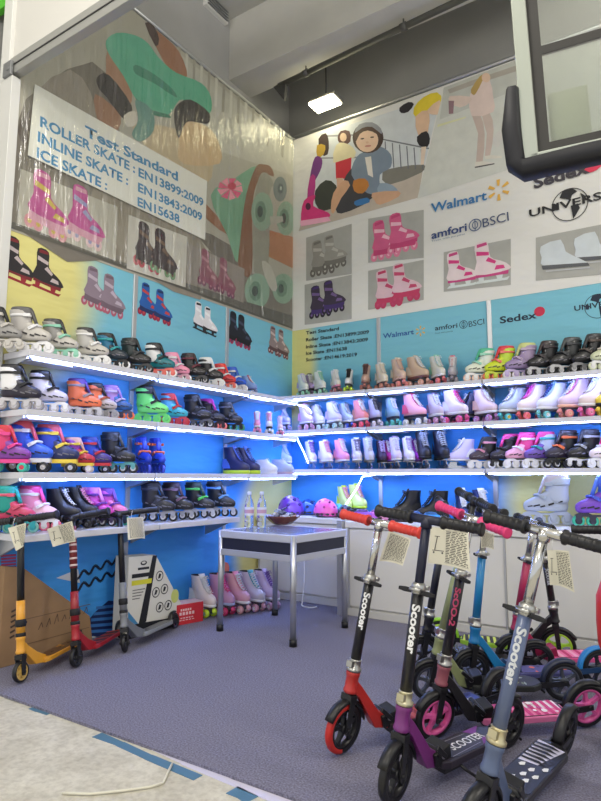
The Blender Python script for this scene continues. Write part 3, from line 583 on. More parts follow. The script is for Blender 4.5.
for k in range(34):
    a = rr.random()*2*pi; r = sqrt(rr.random())*.1; h = .062+.085*(1-r/.105)*rr.uniform(.25, 1.0); lc = cols[k % len(cols)]
    M = Matrix.Rotation(rr.random()*6, 3, 'Z') @ Matrix.Rotation(rr.uniform(-.5, .5), 3, 'Y'); g = MB()
    g.loft([[M @ Vector((x, q*cos(t*pi/3), q*.7*sin(t*pi/3))) for t in range(6)] for x, q in ((-.034, .013), (-.021, .004), (-.016, .011), (0, .014), (.016, .011), (.021, .004), (.034, .013))], 0)
    o = g.build('wrapped_sweet', mat(lc, .3, .2)); o.location = bp_+Vector((r*cos(a), r*sin(a), h)); cn = {0: 'pale silver', 1: 'navy blue', 2: 'grey lilac', 3: 'black', 4: 'steel blue', 5: 'tan', 6: 'slate', 7: 'white'}[k % 8]
    tag(o, '%s wrapped sweet heaped in the brown bowl' % cn, 'sweet', 'wrapped sweets in the bowl, %s' % cn)
# ------------------------------------------------------------------ skates
def ring(z, xb, xf, w, n=20, toe=1.0, lift=0.0):
    # one level slice of a boot: long, rounder at the heel, toe towards +x
    cx = (xb+xf)/2; a = (xf-xb)/2; pts = []
    for j in range(n):
        t = 2*pi*j/n; ct, st = cos(t), sin(t)
        u = math.copysign(abs(ct)**.85, ct); v = math.copysign(abs(st)**.8, st)
        k = 1-.16*max(0, -u)-.10*max(0, u)*toe
        if a > .08: k -= .12*math.exp(-((u+.15)/.3)**2)
        pts.append(Vector((cx+a*u, w*v*k, z+lift*max(0, u)**2)))
    return pts
CACHE = {}
def cached(key, fn):
    if key not in CACHE: CACHE[key] = fn().mesh(key)
    me = CACHE[key]
    return me
def slots(me, n):
    while len(me.materials) < n: me.materials.append(BLK)
    return me
def boot_high(z0, h):                       # soft leather boot (quads, figure skates)
    def f():
        g = MB(); k = h/.19
        sl = [(0, -.124, .128, .041), (.012, -.128, .134, .045), (.03, -.129, .134, .0455), (.044, -.128, .129, .044), (.056, -.127, .115, .042), (.066, -.126, .096, .040), (.076, -.124, .074, .0385), (.088, -.122, .05, .0375), (.1, -.120, .03, .037),
              (.118, -.119, .012, .0375), (.14, -.120, .000, .0395), (.165, -.123, -.006, .0415), (.186, -.126, -.010, .0425), (.19, -.126, -.011, .042)]
        R_ = [ring(z0+(z if z < .1 else .1+(z-.1)*(h-.1)/.09), a, b, w_) for z, a, b, w_ in sl]
        g.loft(R_, 0, (True, False))
        zt = z0+h; g.loft([R_[-1], ring(zt-.002, -.12, -.017, .036), ring(zt-.03, -.115, -.02, .033), ring(zt-.06, -.11, -.02, .03)], 1, (False, True))
        return g
    return f
def tongue(z0, h):
    def f():
        g = MB(); rows = []
        for t in (0, .25, .5, .75, 1, 1.12):
            x = .07-.085*t**.7; z = z0+.082+(h-.082)*t**1.0; wd = .017+.008*t; rows.append([Vector((x+.006*cos(u*1.3), wd*u, z)) for u in (-1, -.5, 0, .5, 1)]+[Vector((x-.008, wd*u, z)) for u in (1, 0, -1)])
        g.loft(rows, 0); return g
    return f
def laces(z0, h):
    def f():
        g = MB(); n = 7
        def pt(t, s): return Vector((.078-.086*t**.72+.006, s*(.022+.004*t), z0+.078+(h-.085)*t))
        for i in range(n):
            t0, t1 = i/n, (i+.8)/n
            g.tube([pt(t0, -1), pt((t0+t1)/2, 0)+Vector((.007, 0, .003)), pt(t1, 1)], .0032, 4); g.tube([pt(t0, 1), pt((t0+t1)/2, 0)+Vector((.006, 0, .003)), pt(t1, -1)], .0032, 4)
        for s in (-1, 1):
            q = pt(.98, 0); g.tube([q, q+Vector((.02, s*.02, .008)), q+Vector((.022, s*.034, -.012)), q+Vector((.008, s*.018, -.006))], .003, 4)
            g.tube([q, q+Vector((.016, s*.012, -.02)), q+Vector((.02, s*.02, -.04))], .0028, 4)
        return g
    return f
def sole(z0, th, heel=0):
    def f():
        g = MB(); g.loft([ring(z0-th, -.122, .126, .040), ring(z0-th+.004, -.129, .135, .0455), ring(z0-.001, -.130, .136, .0465), ring(z0+.004, -.128, .133, .044)], 0)
        if heel: g.loft([ring(z0-th-heel, -.118, -.05, .034), ring(z0-th+.001, -.124, -.03, .038)], 0)
        return g
    return f
def wheel(r, w_, hub=.5):
    def f():
        g = MB(); n = 18
        g.lathe([(r*hub, -w_/2), (r*.86, -w_/2), (r, -w_*.28), (r, w_*.28), (r*.86, w_/2), (r*hub, w_/2)], (0, 0, 0), (0, 1, 0), n, 0, (False, False))
        g.lathe([(r*hub, -w_/2), (r*hub*.92, -w_*.42), (r*.16, -w_*.42), (r*.14, -w_*.6), (.0005, -w_*.6)], (0, 0, 0), (0, 1, 0), n, 1, (False, False)); g.lathe([(r*hub, w_/2), (r*hub*.92, w_*.42), (r*.16, w_*.42), (r*.14, w_*.6), (.0005, w_*.6)], (0, 0, 0), (0, 1, 0), n, 1, (False, False))
        return g
    return f
def quad_plate(z0, xs, ya):
    def f():
        g = MB(); g.box((0, 0, z0-.006), (.19, .05, .012)); 
        for x in xs:
            g.cyl((x, -ya, .029+.0), (x, ya, .029), .006, n=8); g.prism([(-.022, 0), (.022, 0), (.008, -.03), (-.008, -.03)], lambda u, v, w_: Vector((x+u, w_, z0-.01+v)), -.018, .018)
        return g
    return f
def shell(z0):                               # hard inline boot
    def f():
        g = MB(); sl = [(0, -.118, .122, .038), (.01, -.126, .134, .045), (.03, -.13, .138, .047), (.048, -.13, .134, .046), (.062, -.129, .12, .044), (.074, -.127, .1, .0425), (.086, -.125, .074, .042), (.1, -.124, .045, .043), (.115, -.122, .02, .043), (.13, -.12, .0, .042)]
        g.loft([ring(z0+z, a, b, w_) for z, a, b, w_ in sl], 0)
        for s in (-1, 1):                    # slots moulded into the sides
            for x, z, dx, dz, a, y in ((.055, .035, .04, .009, .25, .0425), (.02, .03, .03, .009, .3, .0445), (-.03, .045, .035, .011, .35, .045), (.095, .03, .03, .007, .2, .035), (-.085, .06, .026, .01, .2, .042)):
                g.box((x, s*y, z0+z), (dx, .007, dz), 1, Matrix.Rotation(a, 3, 'Y') @ Matrix.Rotation(-s*(.25 if x > .05 else 0), 3, 'Z'))
        return g
    return f
def cuff(z0):
    def f():
        g = MB(); sl = [(.05, -.128, -.03, .044), (.068, -.136, -.012, .0475), (.09, -.138, .004, .049), (.12, -.136, .004, .048), (.15, -.138, -.002, .049), (.18, -.144, -.004, .05), (.2, -.15, -.012, .049), (.208, -.15, -.02, .046)]
        g.loft([ring(z0+z, a, b, w_) for z, a, b, w_ in sl], 0, (True, True)); return g
    return f
def liner(z0):
    def f():
        g = MB(); R_ = [ring(z0+.16, -.132, .006, .043), ring(z0+.2, -.138, .006, .045), ring(z0+.222, -.141, .002, .046), ring(z0+.231, -.135, -.004, .042), ring(z0+.226, -.122, -.016, .034), ring(z0+.19, -.115, -.024, .03)]
        g.loft(R_, 0, (False, True)); g.loft([[Vector((.03-.04*t+dx, y, z0+.11+.105*t)) for dx, y in ((.01, -.022), (.018, 0), (.01, .022), (-.004, .02), (-.004, -.02))] for t in (0, .4, .8, 1)], 0); return g
    return f
def straps(z0):
    def f():
        g = MB()
        def band(z, xb, xf, w_, hh): g.loft([ring(z0+z-hh, xb, xf, w_), ring(z0+z-hh, xb-.002, xf+.003, w_+.003), ring(z0+z+hh, xb-.002, xf+.003, w_+.003), ring(z0+z+hh, xb, xf, w_)], 0, (False, False))
        band(.17, -.143, .002, .0505, .009)
        for s in (-1, 1): g.box((-.02, s*.051, z0+.17), (.045, .01, .022), 0)
        g.tube([(.0, -.047, z0+.085), (.045, -.036, z0+.104), (.066, 0, z0+.1), (.045, .036, z0+.104), (.0, .047, z0+.085)], .009, 5)
        for s in (-1, 1): g.box((.015, s*.047, z0+.088), (.05, .01, .02), 0, Matrix.Rotation(-.5, 3, 'Y'))
        return g
    return f
def inl_frame(z0, r):
    def f():
        g = MB(); ax = (.122, .041, -.041, -.122); low = []
        for x in ax: low += [(x+.022, r*1.75), (x+.009, r*.8), (x-.009, r*.8), (x-.022, r*1.75)]
        pts = [(-.135, r*1.3), (-.14, z0-.016), (-.125, z0-.004), (-.05, z0-.004), (-.02, z0-.014), (.04, z0-.014), (.06, z0-.004), (.115, z0-.004), (.14, z0-.016), (.137, r*1.3)]+low
        for s in (-1, 1): g.prism(pts, lambda u, v, w_: Vector((u, w_, v)), s*.0145, s*.018)
        g.box((-.085, 0, z0-.006), (.075, .034, .01)); g.box((.088, 0, z0-.006), (.055, .034, .01)); return g
    return f
def blade():
    g = MB(); pts = [(-.15, .006), (-.155, .02), (-.13, .018), (-.1, .022), (-.09, .06), (-.04, .06), (-.05, .026), (.045, .026), (.05, .06), (.11, .06), (.125, .03), (.155, .034), (.162, .022), (.15, .006), (.06, 0), (-.08, 0)]
    g.prism(pts, lambda u, v, w_: Vector((u, w_, v)), -.0025, .0025); g.box((-.065, 0, .061), (.08, .05, .004)); g.box((.08, 0, .061), (.08, .056, .004)); return g
def pads(z0, side):                         # coloured side panels sewn on a boot
    def f():
        g = MB()
        for s in (side,):
            rows = []
            for z, x0, x1 in ((.02, -.118, -.03), (.06, -.118, -.045), (.1, -.115, -.075)):
                rows.append([Vector((x0+(x1-x0)*t, s*(.0475-.012*max(0, t-.6)-.008*(1-t)**2 if z < .05 else .0425-.007*(1-t)**2), z0+z)) for t in (0, .25, .5, .75, 1)])
            g.loft(rows, 0, (False, False), True, False)
        return g
    return f
def skate(kind, loc, yaw, sc, c, label, group, name=None):
    """c: body, accent, lace, base, wheel, hub colours"""
    nm = {'quad': 'roller_skate', 'inl': 'inline_skate', 'ice': 'ice_skate', 'hi': 'high_top_shoe', 'low': 'low_shoe', 'kid': 'junior_roller_skate'}[kind]
    cat = {'quad': 'roller skate', 'inl': 'inline skate', 'ice': 'ice skate', 'hi': 'shoe', 'low': 'shoe', 'kid': 'roller skate'}[kind]
    t = thing(name or nm, label, cat, loc, radians(yaw), group, sc)
    body, acc, lace, base, whl, hub = [mat(x, .42, coat=.15) for x in c]
    hubc = mat((206, 206, 210), .4) if sum(c[4]) < 200 else hub
    def S_(n, key, fn, *ms):
        me = slots(cached(key, fn), len(ms)); return shared(n, me, ms, t)
    dark = mat((40, 38, 46), .8)
    if kind in ('quad', 'ice', 'hi'):
        z0 = {'quad': .088, 'ice': .085, 'hi': .026}[kind]; h = {'quad': .19, 'ice': .19, 'hi': .2}[kind]
        S_('boot', 'boot_%s' % kind, boot_high(z0, h), body, dark); S_('tongue', 'tongue_%s' % kind, tongue(z0, h), acc); S_('laces', 'laces_%s' % kind, laces(z0, h), lace)
        for sd in (-1, 1): S_('side_panel', 'pads_%s%d' % (kind, sd), pads(z0, sd), acc)
        if kind == 'ice':
            S_('sole', 'sole_ice', sole(z0, .012, .01), base); S_('blade', 'blade', blade, mat((196, 200, 210), .2, .9))
        elif kind == 'hi': S_('sole', 'sole_hi', sole(z0, .026), base)
        else:
            S_('sole', 'sole_quad', sole(z0, .016), base); S_('plate', 'plate_quad', quad_plate(z0-.014, (-.075, .075), .05), mat((120, 120, 128), .35, .6))
            for x in (-.075, .075):
                for y in (-.036, .036):
                    o = S_('wheel', 'wheel_quad', wheel(.029, .03), whl, hub); o.location = (x, y, .029)
            S_('toe_stop', 'toe_stop', lambda: (lambda g: (g.cyl((.118, 0, .062), (.132, 0, .034), .012, .019, 12), g)[1])(MB()), whl)
    elif kind in ('inl', 'kid'):
        z0 = .088
        S_('boot', 'shell', shell(z0), body, mat((36, 34, 40), .6) if sum(c[0]) > 260 else mat((112, 110, 118), .5)); S_('cuff', 'cuff', cuff(z0), acc); S_('liner', 'liner', liner(z0), lace); S_('straps', 'straps', straps(z0), base)
        if kind == 'inl':
            S_('frame', 'inl_frame', inl_frame(z0, .036), hub)
            for x in (-.122, -.041, .041, .122):
                o = S_('wheel', 'wheel_inl', wheel(.037, .024, .58), whl, hubc); o.location = (x, 0, .036)
        else:
            S_('chassis', 'chassis', lambda: (lambda g: (g.box((0, 0, z0-.014), (.25, .07, .026)), g.box((-.11, 0, z0-.02), (.08, .088, .03)), g.cyl((-.085, -.05, .04), (-.085, .05, .04), .007, n=8), g.cyl((.09, -.05, .032), (.09, .05, .032), .007, n=8), g)[-1])(MB()), base)
            for x, r in ((-.085, .04), (.09, .032)):
                for y in (-.043, .043):
                    o = S_('wheel', 'wheel_kid%d' % (r*1000), wheel(r, .026), whl, hub); o.location = (x, y, r)
    else:
        z0 = .02
        S_('sole', 'sole_low', sole(z0, .02), base); S_('upper', 'shell_low', shell(z0), body); S_('laces', 'laces_low', laces(z0-.01, .15), lace)
    return t
# colours
K = (26, 26, 30); W = (236, 236, 238); GY = (150, 148, 146); LG = (196, 192, 186); BG = (206, 196, 184); RD = (206, 52, 60); BL_ = (40, 92, 206); NV = (34, 44, 92); TL = (48, 160, 168); MT = (150, 214, 190); LM = (196, 226, 60); GR = (96, 206, 110)
PK = (238, 150, 182); HP = (232, 70, 150); MG = (206, 66, 176); LV = (196, 178, 222); PU = (120, 70, 170); OR = (238, 118, 70); YL = (238, 208, 72); LB = (150, 196, 230); CR = (232, 222, 204); RO = (222, 186, 172); CO = (240, 120, 110); SL = (176, 180, 190); PE = (244, 190, 160)
def spot_L(px, level, x):                   # spot on a left shelf, x metres out from the wall, seen in column px
    z = TOPL[level]; lo, hi = -3.6, -.05
    for _ in range(40):
        m = (lo+hi)/2; v = Vector((x, m, z))-EYE; p = 300.5+F_PX*v.dot(RT)/v.dot(fwd)
        if p < px: lo = m
        else: hi = m
    return (x, lo, z+.001)
def spot_R(px, level, d):
    z = TOPR[level]; lo, hi = -.2, 4.0
    for _ in range(40):
        m = (lo+hi)/2; v = Vector((m, -d, z))-EYE; p = 300.5+F_PX*v.dot(RT)/v.dot(fwd)
        if p < px: lo = m
        else: hi = m
    return (lo, -d, z+.001)
ORD = ['leftmost', 'second', 'third', 'fourth', 'fifth', 'sixth', 'seventh', 'eighth', 'ninth', 'tenth', 'eleventh', 'twelfth', 'thirteenth', 'fourteenth', 'fifteenth', 'sixteenth', 'seventeenth', 'eighteenth', 'nineteenth', 'twentieth', 'twenty-first']
def row(side, level, items, grp, where):
    items = sorted(items, key=lambda t: t[0])
    for i, (px, kind, yaw, sc, d, c, desc) in enumerate(items):
        p = spot_L(px, level, d) if side == 'L' else spot_R(px, level, d)
        sc *= (.89 if side == 'L' else .94) if kind in ('inl', 'kid') else (1.02 if side == 'R' else 1)
        o = ORD[i]+(' from left' if i else ''); lb = '%s, %s on %s' % (desc, o, where)
        if len(lb.replace('-', ' ').split()) > 15: lb = lb.replace(' from left', '')
        if len(lb.split()) > 15: print('LONG', lb)
        skate(kind, p, yaw, sc, c, lb, grp)
# (column, kind, heading, scale, distance from wall, colours (body, accent, lace/liner, base/straps, wheel, hub), look)
row('L', 1, [
 (2, 'inl', 45, .9, .15, (GY, (120, 118, 118), K, LG, LG, LG), 'grey inline skate'),
 (30, 'inl', 40, 1.02, .17, (LG, (186, 182, 178), (90, 88, 88), W, W, W), 'big pale grey inline skate'),
 (60, 'inl', 42, .92, .17, (LG, GY, (60, 60, 62), MT, W, MT), 'grey inline skate with mint frame'),
 (92, 'inl', 42, .9, .17, (LG, (190, 188, 186), (46, 46, 48), W, W, W), 'light grey inline skate with black rim'),
 (112, 'inl', 38, .9, .16, ((30, 44, 58), (20, 110, 150), K, TL, W, K), 'dark inline skate with teal cuff'),
 (136, 'inl', 32, .92, .17, (K, (30, 44, 46), K, (60, 62, 66), K, (60, 60, 64)), 'black inline skate'),
 (160, 'inl', 30, .95, .17, ((24, 116, 128), W, K, K, W, CO), 'white and teal inline skate with black vents'),
 (177, 'inl', 28, .85, .12, (PK, (226, 170, 196), PK, W, W, (220, 170, 190)), 'soft pink inline skate'),
 (194, 'inl', 24, .9, .17, (K, K, (50, 30, 36), (110, 50, 62), K, (70, 70, 74)), 'black inline skate with dark red trim'),
 (211, 'inl', 22, .9, .17, ((40, 40, 44), K, (230, 230, 230), W, W, W), 'black inline skate with white trim and frame'),
 (225, 'inl', 20, .82, .16, (RD, RD, (230, 60, 50), W, W, CO), 'red inline skate with white straps'),
 (236, 'inl', 18, .8, .16, (BL_, (36, 90, 180), BL_, W, W, (220, 220, 230)), 'blue inline skate with white straps'),
 (249, 'quad', 10, .62, .16, ((130, 160, 220), (190, 90, 120), W, (120, 130, 190), (150, 160, 210), W), 'small blue and pink skate')],
 'skates on the top left shelf', 'top left-wall shelf')
row('L', 2, [
 (20, 'inl', 45, .98, .17, ((34, 30, 48), W, K, K, (150, 146, 150), (200, 198, 204)), 'black inline skate with white cuff'),
 (48, 'inl', 45, .95, .17, ((200, 196, 214), (226, 222, 236), K, K, (190, 184, 190), W), 'lavender and white inline skate with black buckles'),
 (84, 'inl', 45, .92, .14, (OR, OR, (90, 60, 150), (150, 142, 150), GY, LG), 'bright orange inline skate'),
 (101, 'inl', 42, .86, .16, ((188, 176, 172), OR, K, (180, 90, 60), (170, 160, 160), GY), 'orange and black inline skate with grey toe'),
 (117, 'inl', 38, .86, .18, ((30, 84, 150), (176, 140, 206), (150, 110, 190), LV, OR, (60, 56, 80)), 'purple and blue inline skate with orange wheels'),
 (152, 'inl', 35, 1.0, .17, ((120, 226, 120), (110, 220, 112), K, K, (120, 220, 120), GR), 'lime green inline skate with black spots'),
 (174, 'inl', 30, .9, .16, ((52, 170, 190), (90, 180, 230), RD, RD, (190, 40, 60), (196, 60, 80)), 'light blue inline skate with red straps'),
 (198, 'inl', 26, .98, .16, (K, K, (46, 46, 50), (60, 60, 66), K, (90, 90, 96)), 'tall black inline skate'),
 (212, 'inl', 24, .95, .12, ((30, 26, 34), K, (190, 40, 150), (70, 50, 66), CO, (60, 50, 56)), 'black inline skate with magenta lining'),
 (231, 'inl', 18, .92, .16, (K, (30, 30, 34), (60, 60, 66), (110, 112, 120), (60, 150, 110), K), 'black inline skate with green wheel'),
 (257, 'quad', -50, .72, .2, (PK, W, W, W, PK, W), 'pale pink roller skate seen from the toe'),
 (269, 'quad', -50, .76, .2, (W, W, PK, K, W, W), 'white roller skate with black sole'),
 (280, 'quad', -50, .66, .22, ((236, 206, 214), PK, W, W, PK, W), 'small blush roller skate')],
 'skates on the second left shelf', 'second left-wall shelf')
row('L', 3, [
 (9, 'kid', 45, .98, .17, ((130, 60, 160), (220, 60, 120), RD, HP, (60, 190, 170), (200, 60, 90)), 'pink and purple junior skate'),
 (29, 'kid', 45, 1.12, .12, (BL_, (36, 80, 200), (230, 90, 110), W, K, LG), 'blue junior skate with red and white cuff'),
 (57, 'kid', 45, 1.08, .17, (NV, (40, 70, 170), (220, 90, 110), YL, K, (190, 192, 206)), 'navy junior skate with yellow buckles and big wheels'),
 (79, 'kid', 42, .82, .17, ((190, 40, 56), (150, 60, 170), (220, 170, 150), YL, (220, 210, 220), W), 'red and purple junior skate with yellow buckle'),
 (96, 'kid', 40, .86, .16, ((60, 40, 120), (30, 70, 190), (40, 60, 150), RD, K, (170, 170, 190)), 'small blue junior skate with red straps'),
 (118, 'inl', 30, 1.02, .17, (K, (30, 32, 38), (56, 58, 64), (56, 60, 70), K, (90, 160, 160)), 'black inline skate with teal frame'),
 (143, 'inl', -20, .95, .15, ((30, 60, 190), BL_, (40, 70, 200), OR, (60, 80, 200), (40, 50, 160)), 'blue inline skate with orange toe, left of pair'),
 (157, 'inl', -20, .95, .15, ((36, 70, 200), BL_, (40, 70, 200), OR, (60, 80, 200), (40, 50, 160)), 'blue inline skate with orange toe, right of pair'),
 (236, 'hi', 5, 1.05, .15, ((36, 34, 80), (80, 110, 200), NV, LM, K, K), 'navy patterned high-top shoe with lime sole'),
 (247, 'hi', 5, 1.05, .17, ((40, 40, 90), (84, 120, 206), NV, LM, K, K), 'navy patterned high-top shoe beside low shoes'),
 (266, 'low', 5, .9, .18, ((226, 226, 232), W, W, W, W, W), 'white low shoe'),
 (282, 'low', 5, .95, .2, ((176, 186, 206), (200, 120, 120), W, (196, 170, 180), W, W), 'grey blue low shoe')],
 'skates on the third left shelf', 'third left-wall shelf')
row('L', 4, [
 (14, 'inl', 42, .98, .17, ((200, 60, 100), (24, 150, 140), (30, 170, 170), (220, 90, 120), (120, 180, 170), TL), 'teal and pink inline skate'),
 (38, 'inl', 40, .98, .17, ((236, 190, 206), PK, HP, W, (220, 110, 130), W), 'pink and white inline skate'),
 (62, 'quad', 30, .92, .17, (K, (36, 34, 50), (230, 230, 236), K, K, (70, 70, 80)), 'black lace-up roller skate'),
 (80, 'quad', 25, .95, .17, (K, (40, 34, 44), PK, K, K, (90, 90, 96)), 'black roller skate with thick laces'),
 (98, 'inl', 25, .92, .17, (MG, (226, 90, 200), (230, 140, 220), PU, K, (70, 60, 90)), 'magenta inline skate'),
 (112, 'inl', 25, .9, .17, ((230, 120, 170), (230, 100, 200), PU, PU, (70, 180, 160), (50, 60, 80)), 'bright pink inline skate with green wheels'),
 (158, 'inl', 35, 1.05, .17, (K, K, (40, 40, 44), (70, 70, 76), (24, 24, 28), (150, 152, 158)), 'plain black inline skate'),
 (178, 'inl', 30, 1.02, .17, (K, (40, 34, 36), (70, 50, 62), (130, 100, 116), (24, 24, 28), (150, 152, 158)), 'black inline skate with pink lining'),
 (200, 'inl', 26, 1.02, .17, (K, K, (40, 60, 46), (90, 200, 90), (24, 24, 28), (180, 182, 190)), 'black inline skate with green buckles'),
 (221, 'inl', 22, 1.04, .17, (K, K, (50, 50, 56), (120, 170, 220), (24, 24, 28), (180, 182, 190)), 'black inline skate with pale blue buckle')],
 'skates on the lowest left shelf', 'lowest left-wall shelf')
row('R', 1, [
 (303, 'quad', -35, .82, .17, ((224, 230, 226), LV, W, W, MT, W), 'white roller skate with lavender tongue'),
 (310, 'quad', -45, .85, .09, ((160, 140, 186), K, W, K, (110, 90, 120), K), 'lavender and black roller skate tucked behind'),
 (320, 'quad', -35, .85, .17, ((226, 232, 228), W, MT, W, MT, W), 'white roller skate with mint wheels'),
 (336, 'quad', -45, .84, .17, ((226, 222, 216), W, W, PK, (170, 110, 120), W), 'white roller skate with rosy wheels'),
 (349, 'quad', -70, .82, .17, (W, (60, 60, 70), K, (60, 66, 64), LM, YL), 'white and black roller skate with yellow wheels'),
 (366, 'quad', -70, .92, .17, ((196, 160, 146), (120, 80, 80), (90, 60, 60), (150, 110, 100), (170, 110, 100), RO), 'rose beige roller skate with dark laces'),
 (382, 'quad', -45, .9, .17, (CR, W, CR, CR, (190, 130, 120), PE), 'cream roller skate'),
 (399, 'quad', -45, 1.0, .17, ((218, 190, 172), CR, RO, RO, (230, 140, 140), PE), 'pinkish beige roller skate with wide laces'),
 (418, 'quad', -25, 1.0, .17, ((206, 180, 158), BG, W, (120, 80, 80), (220, 170, 160), PE), 'beige roller skate in side view'),
 (438, 'quad', -45, .95, .17, ((226, 224, 214), MT, W, W, (226, 120, 130), PK), 'white roller skate with mint tongue'),
 (453, 'quad', -75, .88, .17, ((186, 180, 186), (226, 100, 130), W, (170, 160, 170), (150, 140, 150), SL), 'grey roller skate with pink tongue'),
 (480, 'inl', 210, .96, .17, ((226, 232, 214), (220, 230, 220), (80, 190, 150), MT, (236, 200, 180), W), 'white inline skate with mint collar'),
 (500, 'inl', 210, .98, .15, ((206, 224, 40), LM, (226, 60, 70), CO, (224, 110, 80), (200, 214, 60)), 'lime yellow inline skate with red collar'),
 (521, 'inl', 210, 1.0, .15, ((156, 136, 180), (170, 150, 186), (206, 214, 140), (190, 170, 200), (226, 220, 226), LV), 'lavender inline skate with pale collar'),
 (543, 'inl', 214, .98, .17, (K, K, (70, 60, 60), (60, 50, 54), K, (190, 190, 194)), 'black inline skate with white hubs'),
 (566, 'inl', 214, 1.0, .17, (K, (30, 34, 36), (80, 84, 86), (60, 62, 66), K, (190, 190, 194)), 'black inline skate with grey collar'),
 (589, 'inl', 214, 1.04, .15, (K, K, (60, 60, 64), (90, 80, 76), K, (150, 150, 154)), 'tall black inline skate'),
 (607, 'inl', 214, .95, .2, ((206, 212, 180), W, W, CR, (214, 220, 190), W), 'cream inline skate at frame edge')],
 'skates on the top right shelf', 'top right-wall shelf')
row('R', 2, [
 (283, 'quad', -25, .95, .17, ((206, 196, 232), LV, W, W, (190, 180, 226), W), 'lavender white roller skate in the corner'),
 (306, 'quad', -30, .95, .18, ((216, 194, 224), PK, W, W, (220, 170, 214), W), 'pinkish lavender roller skate'),
 (318, 'quad', -30, .92, .10, ((226, 224, 240), W, W, W, (190, 214, 226), W), 'white roller skate tucked behind'),
 (334, 'quad', -30, .95, .18, ((212, 204, 226), LV, W, W, (190, 220, 220), MT), 'lavender roller skate with clear wheels'),
 (346, 'quad', -30, .92, .10, ((190, 206, 236), LB, W, W, (60, 90, 210), W), 'light blue roller skate tucked behind'),
 (361, 'quad', -35, .96, .17, ((236, 140, 140), (214, 150, 130), W, W, (240, 90, 120), CO), 'coral roller skate with red wheels'),
 (375, 'quad', -45, .95, .17, ((186, 180, 206), W, (70, 66, 80), (40, 34, 60), (220, 210, 226), W), 'silver roller skate with dark sole'),
 (393, 'quad', -45, .95, .17, ((150, 186, 206), (90, 150, 160), W, (50, 50, 80), (90, 190, 190), TL), 'teal grey roller skate'),
 (415, 'quad', -22, 1.02, .17, ((240, 170, 186), (226, 90, 130), W, (40, 30, 50), W, (220, 226, 236)), 'pink roller skate on black plate'),
 (436, 'quad', -45, .98, .17, ((206, 190, 208), (150, 120, 150), W, W, (200, 150, 190), PK), 'lavender grey roller skate with dark tongue'),
 (456, 'quad', -28, 1.04, .19, ((230, 214, 226), W, HP, W, (230, 90, 160), PK), 'white roller skate with pink laces'),
 (468, 'quad', 210, .95, .09, ((40, 44, 90), K, W, K, (60, 50, 90), W), 'dark navy roller skate tucked behind'),
 (486, 'quad', -32, 1.0, .17, ((226, 200, 206), RO, W, W, (190, 130, 190), LV), 'blush roller skate with lilac wheels'),
 (514, 'quad', 226, .98, .17, ((180, 190, 210), SL, W, W, (80, 190, 200), YL), 'silver blue roller skate with yellow and teal wheels'),
 (533, 'quad', 226, 1.02, .17, ((236, 220, 226), PK, (220, 60, 180), W, (240, 110, 120), CO), 'white roller skate with pink laces and coral wheels'),
 (553, 'quad', 226, 1.03, .17, ((222, 222, 236), LB, (40, 60, 130), W, (110, 196, 196), W), 'white roller skate with navy laces'),
 (576, 'quad', 224, 1.1, .17, ((222, 196, 216), (230, 120, 170), W, PE, (236, 150, 150), PE), 'pale pink roller skate with peach sole'),
 (597, 'quad', 224, 1.1, .19, ((232, 214, 214), W, W, W, (240, 110, 170), PK), 'white roller skate with hot pink wheels'),
 (614, 'quad', 224, 1.05, .17, (YL, K, K, K, YL, K), 'yellow and black roller skate at frame edge')],
 'skates on the second right shelf', 'second right-wall shelf')
